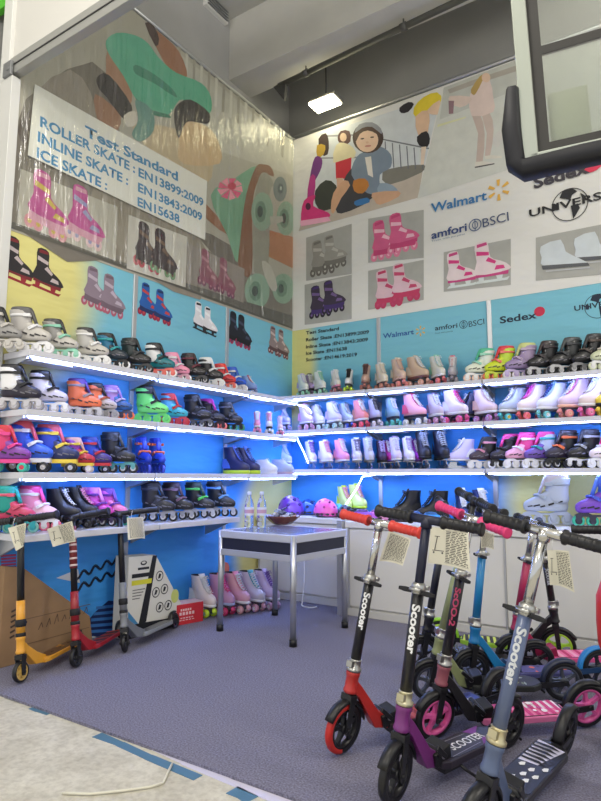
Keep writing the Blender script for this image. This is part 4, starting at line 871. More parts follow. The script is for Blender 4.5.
row('R', 3, [
 (284, 'quad', -20, .92, .16, ((206, 216, 240), LB, W, W, (200, 206, 240), W), 'icy blue roller skate in the corner'),
 (311, 'ice', -43, 1.0, .17, ((204, 196, 230), W, PU, W, W, W), 'lavender figure skate'),
 (326, 'ice', -36, 1.0, .17, ((232, 220, 232), W, PK, W, W, W), 'white figure skate with pinkish laces'),
 (342, 'ice', -36, 1.02, .17, ((236, 150, 196), PK, W, W, W, W), 'pink figure skate'),
 (357, 'ice', -54, 1.04, .17, ((216, 212, 230), W, (120, 110, 140), W, W, W), 'white figure skate with grey laces'),
 (369, 'ice', -54, 1.06, .17, ((200, 200, 214), SL, W, SL, W, W), 'grey white figure skate'),
 (382, 'ice', -54, .95, .16, ((60, 40, 76), K, LV, K, W, W), 'dark plum figure skate'),
 (389, 'ice', -54, .95, .09, (MG, PU, W, PU, W, W), 'magenta figure skate tucked behind'),
 (396, 'ice', -54, 1.04, .18, ((220, 206, 236), LV, W, W, W, W), 'pale lilac figure skate'),
 (409, 'ice', -54, 1.02, .17, ((230, 224, 240), W, LV, W, W, W), 'white figure skate with lilac laces'),
 (417, 'ice', -54, .95, .09, ((170, 60, 190), PU, W, PU, W, W), 'purple figure skate tucked behind'),
 (424, 'ice', -54, 1.2, .17, ((34, 32, 44), K, SL, K, W, W), 'tall black hockey boot'),
 (442, 'ice', -54, 1.2, .17, ((32, 30, 42), K, SL, K, W, W), 'tall black hockey boot standing apart'),
 (462, 'ice', 214, .9, .18, ((206, 196, 236), W, W, W, W, W), 'low lilac ice skate with black collar'),
 (483, 'inl', 215, .9, .17, ((60, 44, 56), K, K, (220, 150, 170), W, W), 'black and pink adjustable skate'),
 (505, 'inl', 215, .96, .15, ((40, 36, 50), (30, 28, 36), HP, K, W, K), 'black adjustable skate with pink lining'),
 (521, 'inl', 214, .98, .18, ((236, 170, 200), HP, HP, W, W, W), 'white and hot pink adjustable skate'),
 (540, 'inl', 214, .98, .17, ((110, 80, 170), (190, 200, 220), HP, TL, W, W), 'purple and teal adjustable skate'),
 (562, 'inl', 214, 1.0, .17, ((40, 30, 50), K, (60, 50, 60), OR, K, K), 'black adjustable skate with orange straps'),
 (584, 'inl', 214, 1.0, .17, (K, K, (60, 60, 70), SL, K, W), 'black and white adjustable skate'),
 (606, 'inl', 215, .95, .19, ((240, 226, 236), HP, HP, W, W, W), 'white and magenta skate at frame edge')],
 'skates on the third right shelf', 'third right-wall shelf')
G4 = 'skates on the counters'
for px, kind, yaw, sc, d, c, lab in (
 (263, 'quad', -15, .85, .2, ((200, 220, 110), LM, PK, LM, (230, 170, 190), W), 'lime roller skate with pink strap beside the purple helmet, left one'),
 (272, 'quad', -15, .85, .2, ((206, 224, 116), LM, PK, LM, (230, 170, 190), W), 'lime roller skate with pink strap beside the purple helmet, right one'),
 (345, 'quad', -35, .98, .16, ((206, 226, 130), LM, PK, LM, (220, 226, 190), W), 'lime green roller skate with pink laces above pink helmet'),
 (358, 'quad', -30, 1.05, .17, ((210, 230, 134), LM, PK, LM, (220, 226, 190), W), 'lime green roller skate above the purple pads'),
 (406, 'hi', 212, 1.1, .26, ((22, 22, 26), K, K, K, K, K), 'black high-top shoe on counter, left one of the pair'),
 (433, 'hi', 212, 1.1, .26, ((22, 22, 26), K, K, K, K, K), 'black high-top shoe on counter, right one of the pair'),
 (463, 'hi', -60, 1.15, .24, (NV, W, W, W, K, K), 'navy and white high-top shoe on counter, left one'),
 (483, 'hi', -50, 1.15, .22, (NV, W, W, W, K, K), 'navy and white high-top shoe on counter, right one'),
 (547, 'inl', 192, 1.22, .28, ((176, 186, 204), (182, 192, 210), (196, 192, 208), (166, 178, 198), (176, 186, 200), (170, 180, 200)), 'pale icy white inline skate standing on right counter'),
 (600, 'inl', 200, 1.2, .28, ((120, 70, 190), (60, 110, 220), (80, 120, 226), (70, 90, 200), (60, 190, 160), (50, 50, 70)), 'blue and purple inline skate on counter at frame edge')):
    skate(kind, spot_R(px, 4, d), yaw, sc, c, lab, G4)
for x, y, yaw, c, lab in (
 (.17, -1.52, -8, ((226, 214, 216), W, W, W, LM, MT), 'pearl white roller skate on carpet beside the red box'),
 (.25, -1.385, -8, ((200, 150, 190), PK, HP, (170, 180, 220), (206, 60, 110), PK), 'lilac roller skate on carpet behind the table leg'),
 (.31, -1.26, -8, ((226, 170, 190), PK, W, W, (226, 170, 180), W), 'blush pink roller skate on carpet under the table, left of silver one'),
 (.37, -1.135, -8, ((206, 200, 216), (90, 180, 200), W, W, (216, 160, 180), W), 'silver roller skate with turquoise tongue on carpet under the table'),
 (.43, -1.01, -8, ((214, 190, 216), LV, PU, W, (206, 160, 190), W), 'lavender roller skate on carpet under the table, nearest counter')):
    skate('quad', (x, y, .001), yaw, 1.12, c, lab, 'roller skates on the carpet')
# helmets and pads on the corner counter
def helmet(px, d, r, col, yaw, lab, holes=(30, 30, 34), smooth_=False):
    h = thing('helmet', lab, 'helmet', spot_R(px, 4, d), radians(yaw), 'helmets on the counter')
    g = MB(); n = 24; rows = []
    for i in range(9):
        a = (pi/2)*i/8*.96; z = .02+.12*sin(a); rr_ = cos(a)**.8
        rows.append([Vector((r*1.18*rr_*cos(2*pi*j/n), r*rr_*sin(2*pi*j/n), z*r/.1*(1+.0*j)+.012*(cos(2*pi*j/n)))) for j in range(n)])
    g.loft(rows, 0); sh = g.build('shell', mat(col, .3, coat=.4), h)
    g = MB()
    for a, e in [(t*pi/3+.3, .55) for t in range(6)]+[(t*pi/2, 1.05) for t in range(4)]:
        p = Vector((r*1.16*cos(e)**.8*cos(a), r*cos(e)**.8*sin(a), (.02+.12*sin(e))*r/.1)); nn = Vector((p.x, p.y, p.z*.6)).normalized()
        g.cyl(p-nn*.01, p+nn*.004, .012 if smooth_ else .02, .009 if smooth_ else .014, 8)
    g.build('vents', mat(holes, .6), h)
    g = MB(); m = 14; g.loft([[Vector((r*q*1.16*cos(2*pi*j/m), r*q*sin(2*pi*j/m), z)) for j in range(m)] for q, z in ((.98, .012), (1.02, .02), (1.02, .034), (.98, .04))], 0); g.build('rim', mat((40, 40, 46), .6), h)
    g = MB()
    for s in (-1, 1): g.tube([(.02, s*r*.9, .03), (.05, s*r*.6, .004), (.07, 0, .006)], .005, 5)
    g.build('chin_strap', mat((30, 30, 34), .8), h)
helmet(291, .42, .125, (110, 60, 190), 150, 'purple helmet with dark vents on corner counter', (60, 30, 120))
helmet(309, .3, .1, (30, 90, 200), 150, 'blue helmet between purple and pink helmets', (20, 40, 100))
helmet(326, .45, .112, (244, 96, 190), 150, 'pink skate helmet with small round holes on counter', (150, 40, 120), True)
helmet(340, .36, .075, (60, 180, 220), 150, 'turquoise helmet behind the pink helmet', (30, 100, 140))
helmet(346, .5, .075, (34, 34, 44), 150, 'small black helmet right of the pink helmet')
def pad(px, d, col, lab, yaw=0):
    h = thing('knee_pad', lab, 'pad', spot_R(px, 4, d), radians(yaw), 'protective pads on the counter')
    g = MB(); n = 16; g.loft([[Vector((.1*q*cos(2*pi*j/n), .065*q*sin(2*pi*j/n), z)) for j in range(n)] for q, z in ((.9, 0), (1, .015), (.95, .035), (.7, .055), (.3, .066))], 0); g.build('padding', mat(col, .7), h)
    g = MB(); g.loft([[Vector((.055*q*cos(2*pi*j/n), .04*q*sin(2*pi*j/n), z)) for j in range(n)] for q, z in ((1, .05), (1, .062), (.8, .074), (.3, .08))], 0); g.build('cap', mat(tuple(max(0, int(v*.6)) for v in col), .35), h)
    g = MB(); g.tube([(-.07, .06, .02), (-.1, .0, .01), (-.07, -.06, .02)], .008, 5); g.build('strap', mat((30, 30, 36), .8), h)
pad(362, .45, (150, 90, 210), 'purple knee pad on counter, left of the pad heap', 20); pad(377, .38, (206, 110, 210), 'lilac pink knee pad on counter behind the red grips', -10)
pad(389, .5, (226, 150, 190), 'pale pink pad on counter behind the black handlebar', 30); pad(400, .6, (60, 50, 70), 'dark pad on counter near the black high-tops', 5)
pad(431, .45, (60, 150, 230), 'bright blue pad on counter in front of the black high-tops', 10); pad(415, .4, (70, 140, 226), 'bright blue pad on counter between the black high-tops', -20)
# ------------------------------------------------------------------ scooters
CHROME = mat((206, 206, 204), .16, 1.0); RUB = mat((26, 26, 30), .7); STEEL = mat((186, 186, 182), .28, .9)
def spoked(r, wd, n=5, thick=.016):
    g = MB(); N = 28
    g.lathe([(r*.66, -wd*.36), (r*.80, -wd*.42), (r*.80, wd*.42), (r*.66, wd*.36), (r*.66, -wd*.36)], (0, 0, 0), (0, 1, 0), N, 0, (False, False))
    g.lathe([(.0005, -wd*.5), (r*.2, -wd*.5), (r*.22, -wd*.3), (r*.22, wd*.3), (r*.2, wd*.5), (.0005, wd*.5)], (0, 0, 0), (0, 1, 0), 16, 0, (False, False))
    for k in range(n):
        a = 2*pi*k/n; d = Vector((cos(a), 0, sin(a))); e = Vector((-sin(a), 0, cos(a))); b = Vector((0, 1, 0)); rr_ = []
        for q, w_, t in ((r*.16, thick*1.3, .34), (r*.42, thick*.8, .26), (r*.7, thick*1.25, .3)): rr_.append([d*q+e*(w_/2*s1)+b*(wd*t*s2)+e*(.1*q) for s1, s2 in ((-1, -1), (1, -1), (1, 1), (-1, 1))])
        g.loft(rr_, 0, smooth=False)
    return g
def tyre(r, wd, split=False):
    g = MB(); N = 32; prof = [(r*.78, -wd*.42), (r*.88, -wd*.5), (r*.96, -wd*.4), (r, -wd*.18), (r, wd*.18), (r*.96, wd*.4), (r*.88, wd*.5), (r*.78, wd*.42)]
    rings = [[Vector((q*cos(2*pi*j/N), h, q*sin(2*pi*j/N))) for j in range(N)] for q, h in prof]
    g.loft(rings, 0, (False, False))
    if split:
        for i, f in enumerate(g.f):
            c = sum(Vector(g.v[k]).x for k in f)/len(f)
            if c > .004: g.m[i] = 1
    return g
def arc_fender(r, w_, a0, a1, th=.004, n=12):
    g = MB(); rows = []
    for i in range(n+1):
        a = radians(a0+(a1-a0)*i/n); rows.append([Vector((q*cos(a), y, q*sin(a))) for q, y in ((r-.01, -w_/2), (r, -w_/2*.8), (r+.004, 0), (r, w_/2*.8), (r-.01, w_/2), (r-.012, w_/2-.003), (r-.002, 0), (r-.012, -w_/2+.003))])
    g.loft(rows, 0); return g
def scooter(name, label, fit, c, stunt=False, text=None, texttint=(236, 236, 236), split=None, art=None, decktext=None):
    x, y, yaw, lean, steer, hb, Lw, rake, bw = fit; a = radians(rake); R_ = .055 if stunt else .1; TW = .026 if stunt else .032
    t = thing(name, label, 'scooter', (x, y, .004)); t.rotation_euler = (radians(lean), 0, radians(yaw)); t.rotation_mode = 'XYZ'
    s = Vector((-sin(a), 0, cos(a))); f0 = Vector((cos(a), 0, sin(a))); l0 = Vector((0, 1, 0)); st = radians(steer)
    f = f0*cos(st)+l0*sin(st); l = l0*cos(st)-f0*sin(st); O = Vector((0, 0, R_)); HS = hb-R_
    def q(fx, ly, sz): return O+f*fx+l*ly+s*sz
    SM = Matrix((f, l, s)).transposed().to_4x4()
    def m_(k, d): return mat(c.get(k, d), c.get(k+'_r', .38), c.get(k+'_m', 0.0), coat=.3 if k in ('frame', 'column', 'head') else 0.0)
    mt = [m_('tyre', (24, 24, 27))]+([mat(split, .5)] if split else [])
    fw = tyre(R_, TW, bool(split)).build('front_wheel', mt, t); fw.location = O; fw.rotation_euler = SM.to_euler()
    spoked(R_, TW, 5 if not stunt else 6).build('hub', m_('hub', (40, 40, 44)), fw)
    # fork, fender, axle
    fl = R_+.02 if not stunt else R_+.018; g = MB(); hw = TW/2+.008
    for sg_ in (-1, 1):
        g.loft([[q(u*.013*k, sg_*hw+v*.004, z) for u, v in ((-1, -1), (1, -1), (1, 1), (-1, 1))] for z, k in ((-.018, .8), (0, 1), (fl-.03, 1.1), (fl, 1.3))], 0, smooth=False)
    g.loft([[q(u*.02, v*(hw+.004), z) for u, v in ((-1, -1), (1, -1), (1, 1), (-1, 1))] for z in (fl-.01, fl+.015)], 0, smooth=False); g.cyl(q(0, 0, fl), q(0, 0, fl+.05), .02, n=14)
    g.cyl(q(0, -hw-.012, 0), q(0, hw+.012, 0), .008, n=10); g.build('fork', m_('fork', (28, 28, 32)), t, .002)
    if not stunt:
        fe = arc_fender(R_+.014, TW+.012, 20, 165).build('front_fender', m_('fender', (24, 24, 27)), t); fe.location = O; fe.rotation_euler = SM.to_euler()
    # head tube and neck
    h0, h1 = fl+.02, fl+(.105 if not stunt else .11); r_h = .026 if not stunt else .023
    g = MB(); g.lathe([(r_h, h0), (r_h+.003, h0+.006), (r_h+.003, h0+.014), (r_h, h0+.02), (r_h, h1-.02), (r_h+.003, h1-.014), (r_h+.003, h1)], O, s, 20)
    g.build('head_tube', m_('head', c.get('frame', RD)), t, .002); g = MB()
    def un(fx, ly, sz): return O+f0*fx+l0*ly+s*sz
    dz0, dz1 = (.072, .1) if not stunt else (.05, .076); xd = -.2 if not stunt else -.17
    tops = [un(-.0, 0, h1-.02), un(-.045, 0, h1-.055), Vector((xd+.045, 0, dz1+.05)), Vector((xd-.03, 0, dz1+.012))]; bots = [un(-.0, 0, h0+.01), un(-.045, 0, h0-.02), Vector((xd+.06, 0, dz0+.012)), Vector((xd-.02, 0, dz0))]
    ws = (.02, .019, .026, .034)
    g.loft([[T_+Vector((0, -w_, 0)), T_+Vector((0, w_, 0)), B_+Vector((0, w_, 0)), B_+Vector((0, -w_, 0))] for T_, B_, w_ in zip(tops, bots, ws)], 0, smooth=False); g.build('neck', m_('frame', RD), t, .004)
    if not stunt:
        g = MB(); g.box((xd-.01, 0, dz1+.016), (.085, .085, .05), 0, Matrix.Rotation(.25, 3, 'Y')); g.cyl((xd+.01, -.055, dz1+.03), (xd+.01, .055, dz1+.03), .014, n=12); g.box((xd+.03, .06, dz1+.05), (.07, .012, .018), 0, Matrix.Rotation(-.7, 3, 'Y')); g.box((xd-.06, 0, dz0-.004), (.1, .1, .03)); g.build('folding_joint', m_('joint', (26, 26, 30)), t, .006)
        g = MB(); g.cyl((xd+.01, -.06, dz1+.03), (xd+.01, -.054, dz1+.03), .011, n=10); g.cyl((xd+.01, .054, dz1+.03), (xd+.01, .06, dz1+.03), .011, n=10); g.cyl((xd-.02, -.05, dz1+.0), (xd-.02, -.044, dz1), .008, n=8); g.build('joint_bolts', STEEL, t)
    # deck
    xr = -(Lw-R_-.02); wd = .062 if not stunt else .055; n = 10
    def outline(w_, x0, x1): return [(x0, w_*.75), (x0-.03, w_), (x1+.05, w_), (x1+.015, w_*.7), (x1, w_*.45), (x1, -w_*.45), (x1+.015, -w_*.7), (x1+.05, -w_), (x0-.03, -w_), (x0, -w_*.75)]
    g = MB(); g.prism(outline(wd, xd, xr), lambda u, v, w_: Vector((u, v, w_)), dz0, dz1); dk = g.build('deck', m_('deck', (40, 40, 46)), t, .005)
    g = MB(); g.prism(outline(wd-.007, xd-.05, xr+.01), lambda u, v, w_: Vector((u, v, w_)), dz1, dz1+.0015); g.build('grip_tape', m_('grip', (34, 34, 38)), dk)
    if art:
        g = MB(); ml = []; zz = dz1+.0018; span = (xd-.06)-(xr+.02)
        for rgb, pts in art:
            g.poly([(xd-.06-span*u, (wd-.01)*v, zz) for u, v in pts], len(ml)); ml.append(mat(rgb, .55)); zz += .0003
        g.build('deck_print', ml, dk)
    if decktext:
        me = text_mesh(decktext[0], .012); xs = [v.co.x for v in me.vertices]; w_ = max(xs)-min(xs); k = decktext[1]/w_
        for v in me.vertices: v.co = Vector((xd-decktext[2]-(v.co.x-min(xs))*k, -(v.co.y-.36)*k*1.25, dz1+.0026))
        me.flip_normals() if False else None
        me.materials.append(mat((232, 232, 232), .5)); link('lettering', me, dk)
    # rear wheel, stays, brake fender, stand
    rw = tyre(R_, TW).build('rear_wheel', mt[0], t); rw.location = (-Lw, 0, R_); spoked(R_, TW, 5 if not stunt else 6).build('hub', m_('hub', (40, 40, 44)), rw)
    g = MB()
    for sg_ in (-1, 1):
        g.prism([(xr+.03, dz0), (xr+.03, dz1), (-Lw-.015, R_+.012), (-Lw-.02, R_-.01), (-Lw+.01, R_-.016)], lambda u, v, w_: Vector((u, w_, v)), sg_*(TW/2+.005), sg_*(TW/2+.011))
    g.cyl((-Lw, -TW/2-.016, R_), (-Lw, TW/2+.016, R_), .008, n=10); g.build('rear_stays', m_('joint', (30, 30, 34)), t)
    rf = arc_fender(R_+.012, TW+.014, -5, 118 if not stunt else 100).build('rear_fender', m_('rearfender', (24, 24, 27)), t); rf.location = (-Lw, 0, R_)
    if not stunt:
        g = MB(); sd = 1 if lean < 0 else -1; zf = -.004
        g.tube([(xd-.1, .03, dz0), (xd-.11, .06, dz0-.02), (xd-.15, .1, .012+.1*math.tan(radians(-lean))*1.0 if lean < 0 else .01)], .006, 6); g.build('kickstand', m_('stand', (30, 30, 34)), t)
    # steering column
    cl0, cl1, up = h1, HS*.72, HS
    if not stunt:
        g = MB(); g.lathe([(.024, cl0), (.031, cl0+.004), (.031, cl0+.014), (.0245, cl0+.018), (.0245, cl0+.044), (.0265, cl0+.047), (.023, cl0+.05)], O, s, 18); g.loft([[q(.026+u*.012, v*.014, cl0+w_) for u, v in ((-1, -1), (1, -1), (1, 1), (-1, 1))] for w_ in (.02, .044)], 0, smooth=False); g.build('headset_collar', m_('collar', (200, 196, 170)) if 'collar' in c else STEEL, t)
        g = MB(); g.cyl(q(0, 0, cl0+.05), q(0, 0, cl1), .0215, n=18); lc = g.build('lower_column', m_('column', (22, 22, 26)), t)
        g = MB(); g.lathe([(.0215, cl1-.02), (.026, cl1-.016), (.026, cl1+.012), (.02, cl1+.02)], O, s, 16); g.cyl(q(-.02, -.03, cl1+.005), q(-.02, .03, cl1+.005), .009, n=8); g.cyl(q(.024, -.022, cl1-.004), q(.024, .022, cl1-.004), .008, n=8); g.build('clamp', STEEL, t)
        g = MB(); g.loft([[q(.012+u*.008, v, cl1-.012+w_) for u, w_ in ((-1, -.7*k), (1, -.7*k), (1, .7*k), (-1, .7*k))] for v, k in ((-.07, .008), (-.045, .012), (0, .008), (.045, .012), (.07, .008))], 0); g.build('clamp_lever', RUB, t, .002)
        g = MB(); g.cyl(q(0, 0, cl1), q(0, 0, up), .0165, n=18); g.build('upper_column', m_('upper', (206, 206, 204)) if 'upper' in c else CHROME, t)
        bm_, rb = (m_('upper', (206, 206, 204)) if 'upper' in c else CHROME), .0165
    else:
        cs = h1+.03; g = MB(); g.lathe([(.0225, cl0-.005), (.027, cl0), (.027, cl0+.016), (.0225, cl0+.02)], O, s, 16); g.build('headset_collar', RUB, t)
        ce = h1+.19; g = MB(); g.cyl(q(0, 0, cl0+.016), q(0, 0, ce), .024, n=18); g.build('lower_column', m_('column', c['frame']), t)
        g = MB(); g.lathe([(.0245, cl0+.05), (.029, cl0+.054), (.029, cl0+.085), (.0245, cl0+.09)], O, s, 16); g.cyl(q(-.03, -.012, cl0+.07), q(-.03, .012, cl0+.07), .007, n=8); g.build('clamp', RUB, t)
        g = MB(); g.cyl(q(0, 0, ce-.01), q(0, 0, up), .0195, n=18); g.build('upper_column', m_('upper', (24, 24, 28)), t)
        bm_, rb = m_('upper', (24, 24, 28)), .0165
        if 'sleeve' in c:
            g = MB(); g.cyl(q(0, 0, HS*.62), q(0, 0, HS*.93), .0225, n=18, mi=0); sv = g.build('column_sleeve', mat(c['sleeve'], .5), t)
            g = MB()
            for k in range(6): g.cyl(q(0, 0, HS*(.635+.05*k)), q(0, 0, HS*(.635+.05*k)+.012), .0232, n=18)
            g.build('sleeve_print', mat((222, 200, 200) , .5), sv)
    g = MB(); g.cyl(q(0, -.08, up), q(0, .08, up), rb, n=14); g.cyl(q(0, 0, up-.03), q(0, 0, up+.004), rb*1.25, n=14); g.build('handlebar', bm_, t)
    for sg_ in (-1, 1):
        g = MB(); g.lathe([(rb, .06), (.0245, .062), (.0245, .07), (.0195, .076), (.019, bw/2-.016), (.0245, bw/2-.01), (.0245, bw/2-.002), (.018, bw/2)], q(0, 0, up), l*sg_, 14)
        for k in range(5): g.lathe([(.0192, .085+k*.022), (.0203, .088+k*.022), (.0203, .093+k*.022), (.0192, .096+k*.022)], q(0, 0, up), l*sg_, 14, 0, (False, False))
        g.build('grip', m_('bar', (24, 24, 28)), t)
    bpy.context.view_layer.update()
    if text:
        # lettering wrapped on the lower column, reading downwards
        me = text_mesh(text[0], .035); big = text[1]*1.12; xs = [v.co.x for v in me.vertices]; x0, x1 = min(xs), max(xs)
        bm = bmesh.new(); bm.from_mesh(me); bmesh.ops.subdivide_edges(bm, edges=[e for e in bm.edges if e.calc_length() > .2], cuts=1); bm.to_mesh(me); bm.free()
        Mi = t.matrix_world.inverted() if False else (Matrix.Translation((x, y, .004)) @ t.rotation_euler.to_matrix().to_4x4()).inverted()
        d = Mi @ EYE-q(0, 0, cl1*.7); d = (d-s*d.dot(s)).normalized(); e = s.cross(d)        # d: towards the front, e: sideways
        ur = d.cross(-s); rr_ = .0222; top = cl1-.055; bot = cl0+.05+(cl1-cl0)*.32
        for v in me.vertices:
            u = (v.co.x-x0)/(x1-x0); h = (v.co.y-.34)*big; an = h/rr_; ax = top+(bot-top)*u
            v.co = O+s*ax+(d*cos(an)+(-ur)*sin(an)*-1)*rr_*1.03
        me.materials.append(mat(texttint, .5)); link('lettering', me, lc)
    return t
def stripes(cols, n=7):
    return [(cols[k % len(cols)], [(k/n, -1), ((k+.55)/n, -1), ((k+.85)/n, 1), ((k+.3)/n, 1)]) for k in range(n)]
def blobs(cols, n, seed):
    r = random.Random(seed); out = []
    for k in range(n):
        u, v, a, b = r.uniform(.06, .94), r.uniform(-.8, .8), r.uniform(.03, .08), r.uniform(.12, .3)
        out.append((cols[k % len(cols)], [(u+a*cos(t*pi/4)*r.uniform(.5, 1.1), max(-1, min(1, v+b*sin(t*pi/4)*r.uniform(.6, 1.1)))) for t in range(8)]))
    return out
FULL = [(0, -1), (1, -1), (1, 1), (0, 1)]
RED_ = (178, 42, 38)
scooter('kick_scooter', 'red kick scooter with red grips and black column, leftmost of parked group', (2.319, -3.033, 241.9, -5.3, 15.4, .936, .88, 9.6, .426),
        dict(frame=RED_, bar=(214, 62, 52), deck=(40, 34, 36), hub=(24, 24, 27)), text=('Scooter', .034), split=(196, 44, 38),
        art=[((150, 40, 46), [(0, -1), (.45, -1), (.5, 1), (0, 1)]), ((60, 74, 150), [(.5, -1), (1, -1), (1, 1), (.55, 1)])]+stripes([(190, 80, 70)], 9)[:4]+blobs([(120, 140, 220), (190, 200, 240), (44, 50, 110)], 9, 4)[3:])
scooter('kick_scooter', 'purple kick scooter with black handlebar and lettered black deck', (2.654, -3.264, 252.6, -5.3, 11.5, .971, .705, 6.6, .426),
        dict(frame=(118, 44, 118), upper=(28, 32, 56), deck=(46, 40, 52), grip=(40, 36, 44), hub=(26, 26, 30), collar=(206, 200, 170), collar_m=.85), text=('Scooter', .036),
        art=[((120, 60, 140), [(.62, -1), (.72, -.2), (.95, -1)]), ((120, 60, 140), [(.6, 1), (.72, .3), (.98, 1)]), ((150, 146, 156), [(0, -.9), (.6, -.75), (.6, -.7), (0, -.84)]), ((150, 146, 156), [(0, .9), (.6, .75), (.6, .7), (0, .84)])], decktext=('SCOOTER', .2, .1))
scooter('kick_scooter', 'slate blue kick scooter with chrome stem and black grips, nearest the camera', (2.966, -3.393, 262.7, -12.1, -6.6, .98, .822, 10.3, .414),
        dict(frame=(84, 98, 130), column=(92, 106, 140), hub=(26, 26, 30), grip=(24, 24, 28), collar=(206, 196, 160), collar_m=.85), text=('Scooter', .036), texttint=(206, 210, 214),
        art=[((206, 204, 226), [(.45, -1), (.95, -1), (.95, .9), (.5, .2)])]+[((226, 226, 226), [(u, v), (u+.035, v+.22), (u+.09, v+.12), (u+.06, v-.1), (u+.02, v-.16)]) for u, v in ((.1, -.5), (.14, .3), (.22, -.1), (.26, .6), (.34, .1), (.36, -.6), (.44, .75))]+[((24, 24, 28), [(.5+.07*k, -1), (.53+.07*k, -1), (.57+.07*k, .1), (.54+.07*k, .7), (.52+.07*k, 0)]) for k in range(6)])
scooter('kick_scooter', 'black kick scooter with pink grips and pink spoked wheels', (2.581, -2.699, 224.1, -10.0, 15.1, .964, .724, 8.0, .432),
        dict(frame=(30, 28, 32), head=(150, 84, 96), column=(30, 26, 34), bar=(226, 62, 122), hub=(236, 100, 170), deck=(226, 120, 170), joint=(24, 24, 28)), text=('ScOO-2', .03), texttint=(196, 70, 110),
        art=[((236, 130, 176), FULL), ((236, 226, 236), [(.3, -1), (1, -1), (1, .2), (.5, -.2)])]+stripes([(206, 60, 130)], 9)+blobs([(240, 230, 240), (200, 80, 150)], 8, 2))
scooter('kick_scooter', 'olive green kick scooter with black spoked wheels, behind the purple one', (2.4, -2.282, 213.8, -8.5, 6.4, 1.039, .671, 13.1, .423),
        dict(frame=(140, 148, 104), column=(146, 156, 112), upper=(30, 30, 34), deck=(44, 46, 44), hub=(70, 74, 84), rearfender=(34, 40, 62)), art=blobs([(120, 130, 96), (160, 170, 150), (60, 66, 60)], 12, 5))
scooter('kick_scooter', 'bright blue kick scooter with colourful printed deck', (2.528, -2.017, 217.5, -1.5, 4, .945, .70, 7.0, .42),
        dict(frame=(24, 120, 180), column=(28, 126, 186), hub=(30, 34, 44), joint=(30, 60, 100), deck=(70, 70, 120), rearfender=(40, 130, 200)),
        art=[((92, 92, 150), FULL)]+blobs([(240, 120, 90), (60, 60, 110), (230, 190, 90), (150, 150, 200)], 14, 8))
scooter('kick_scooter', 'magenta kick scooter with pink deck, behind the slate blue one', (2.62, -1.58, 214, -6, 12, .87, .72, 10, .34),
        dict(frame=(170, 40, 84), column=(178, 44, 90), bar=(24, 24, 28), deck=(226, 90, 150), hub=(30, 30, 34), joint=(150, 34, 76)), art=[((240, 120, 170), FULL)]+stripes([(246, 170, 200), (200, 50, 110)], 8))
scooter('kick_scooter', 'all black kick scooter with black spokes, behind the olive one', (2.195, -1.86, 203, -8, 12, .965, .62, 10.3, .42),
        dict(frame=(26, 26, 32), column=(24, 26, 40), upper=(26, 28, 40), hub=(26, 26, 32), deck=(34, 34, 40)))
scooter('kick_scooter', 'lime wheeled kick scooter with copper and black column by the white counter', (2.82, -1.25, 14, 6, 0, .83, .70, 6, .32),
        dict(frame=(26, 26, 30), column=(34, 28, 30), upper=(30, 28, 30), hub=(170, 214, 60), deck=(150, 196, 60), rearfender=(140, 200, 50), joint=(24, 24, 28)), text=('SCOOTER', .024), texttint=(196, 200, 206),
        art=[((206, 220, 90), FULL)]+stripes([(40, 44, 40)], 8))
scooter('kick_scooter', 'kick scooter at right frame edge showing one thick black grip', (3.333, -2.419, 270.3, 1.7, -1.1, .9, .76, 11.4, .416), dict(frame=(60, 60, 66), hub=(40, 40, 44)))
# stunt scooters by the left wall
scooter('stunt_scooter', 'yellow stunt scooter with tall black bar, leftmost beside the cardboard box', (.45, -3.268, 295, 7, -8, .876, .63, 5, .501),
        dict(frame=(226, 160, 48), fork=(24, 24, 27), deck=(220, 156, 50), grip=(90, 62, 40), hub=(206, 170, 90)), True, art=blobs([(60, 44, 36), (196, 140, 60)], 8, 3))
scooter('stunt_scooter', 'dark red stunt scooter with printed red column, middle of the three', (.471, -2.929, 296.1, 9, -5.8, .876, .634, 8, .515),
        dict(frame=(166, 28, 40), deck=(160, 30, 44), grip=(40, 30, 34), hub=(40, 40, 44), sleeve=(120, 40, 44), column=(150, 30, 40)), True, art=stripes([(196, 60, 50), (60, 40, 44)], 7))
scooter('stunt_scooter', 'silver grey stunt scooter with black bar in front of the white box', (.466, -2.563, 286.0, 9.5, 21.5, .879, .642, 6.3, .529),
        dict(frame=(128, 132, 138), frame_m=.4, deck=(134, 138, 144), grip=(90, 92, 98), hub=(40, 40, 44)), True)

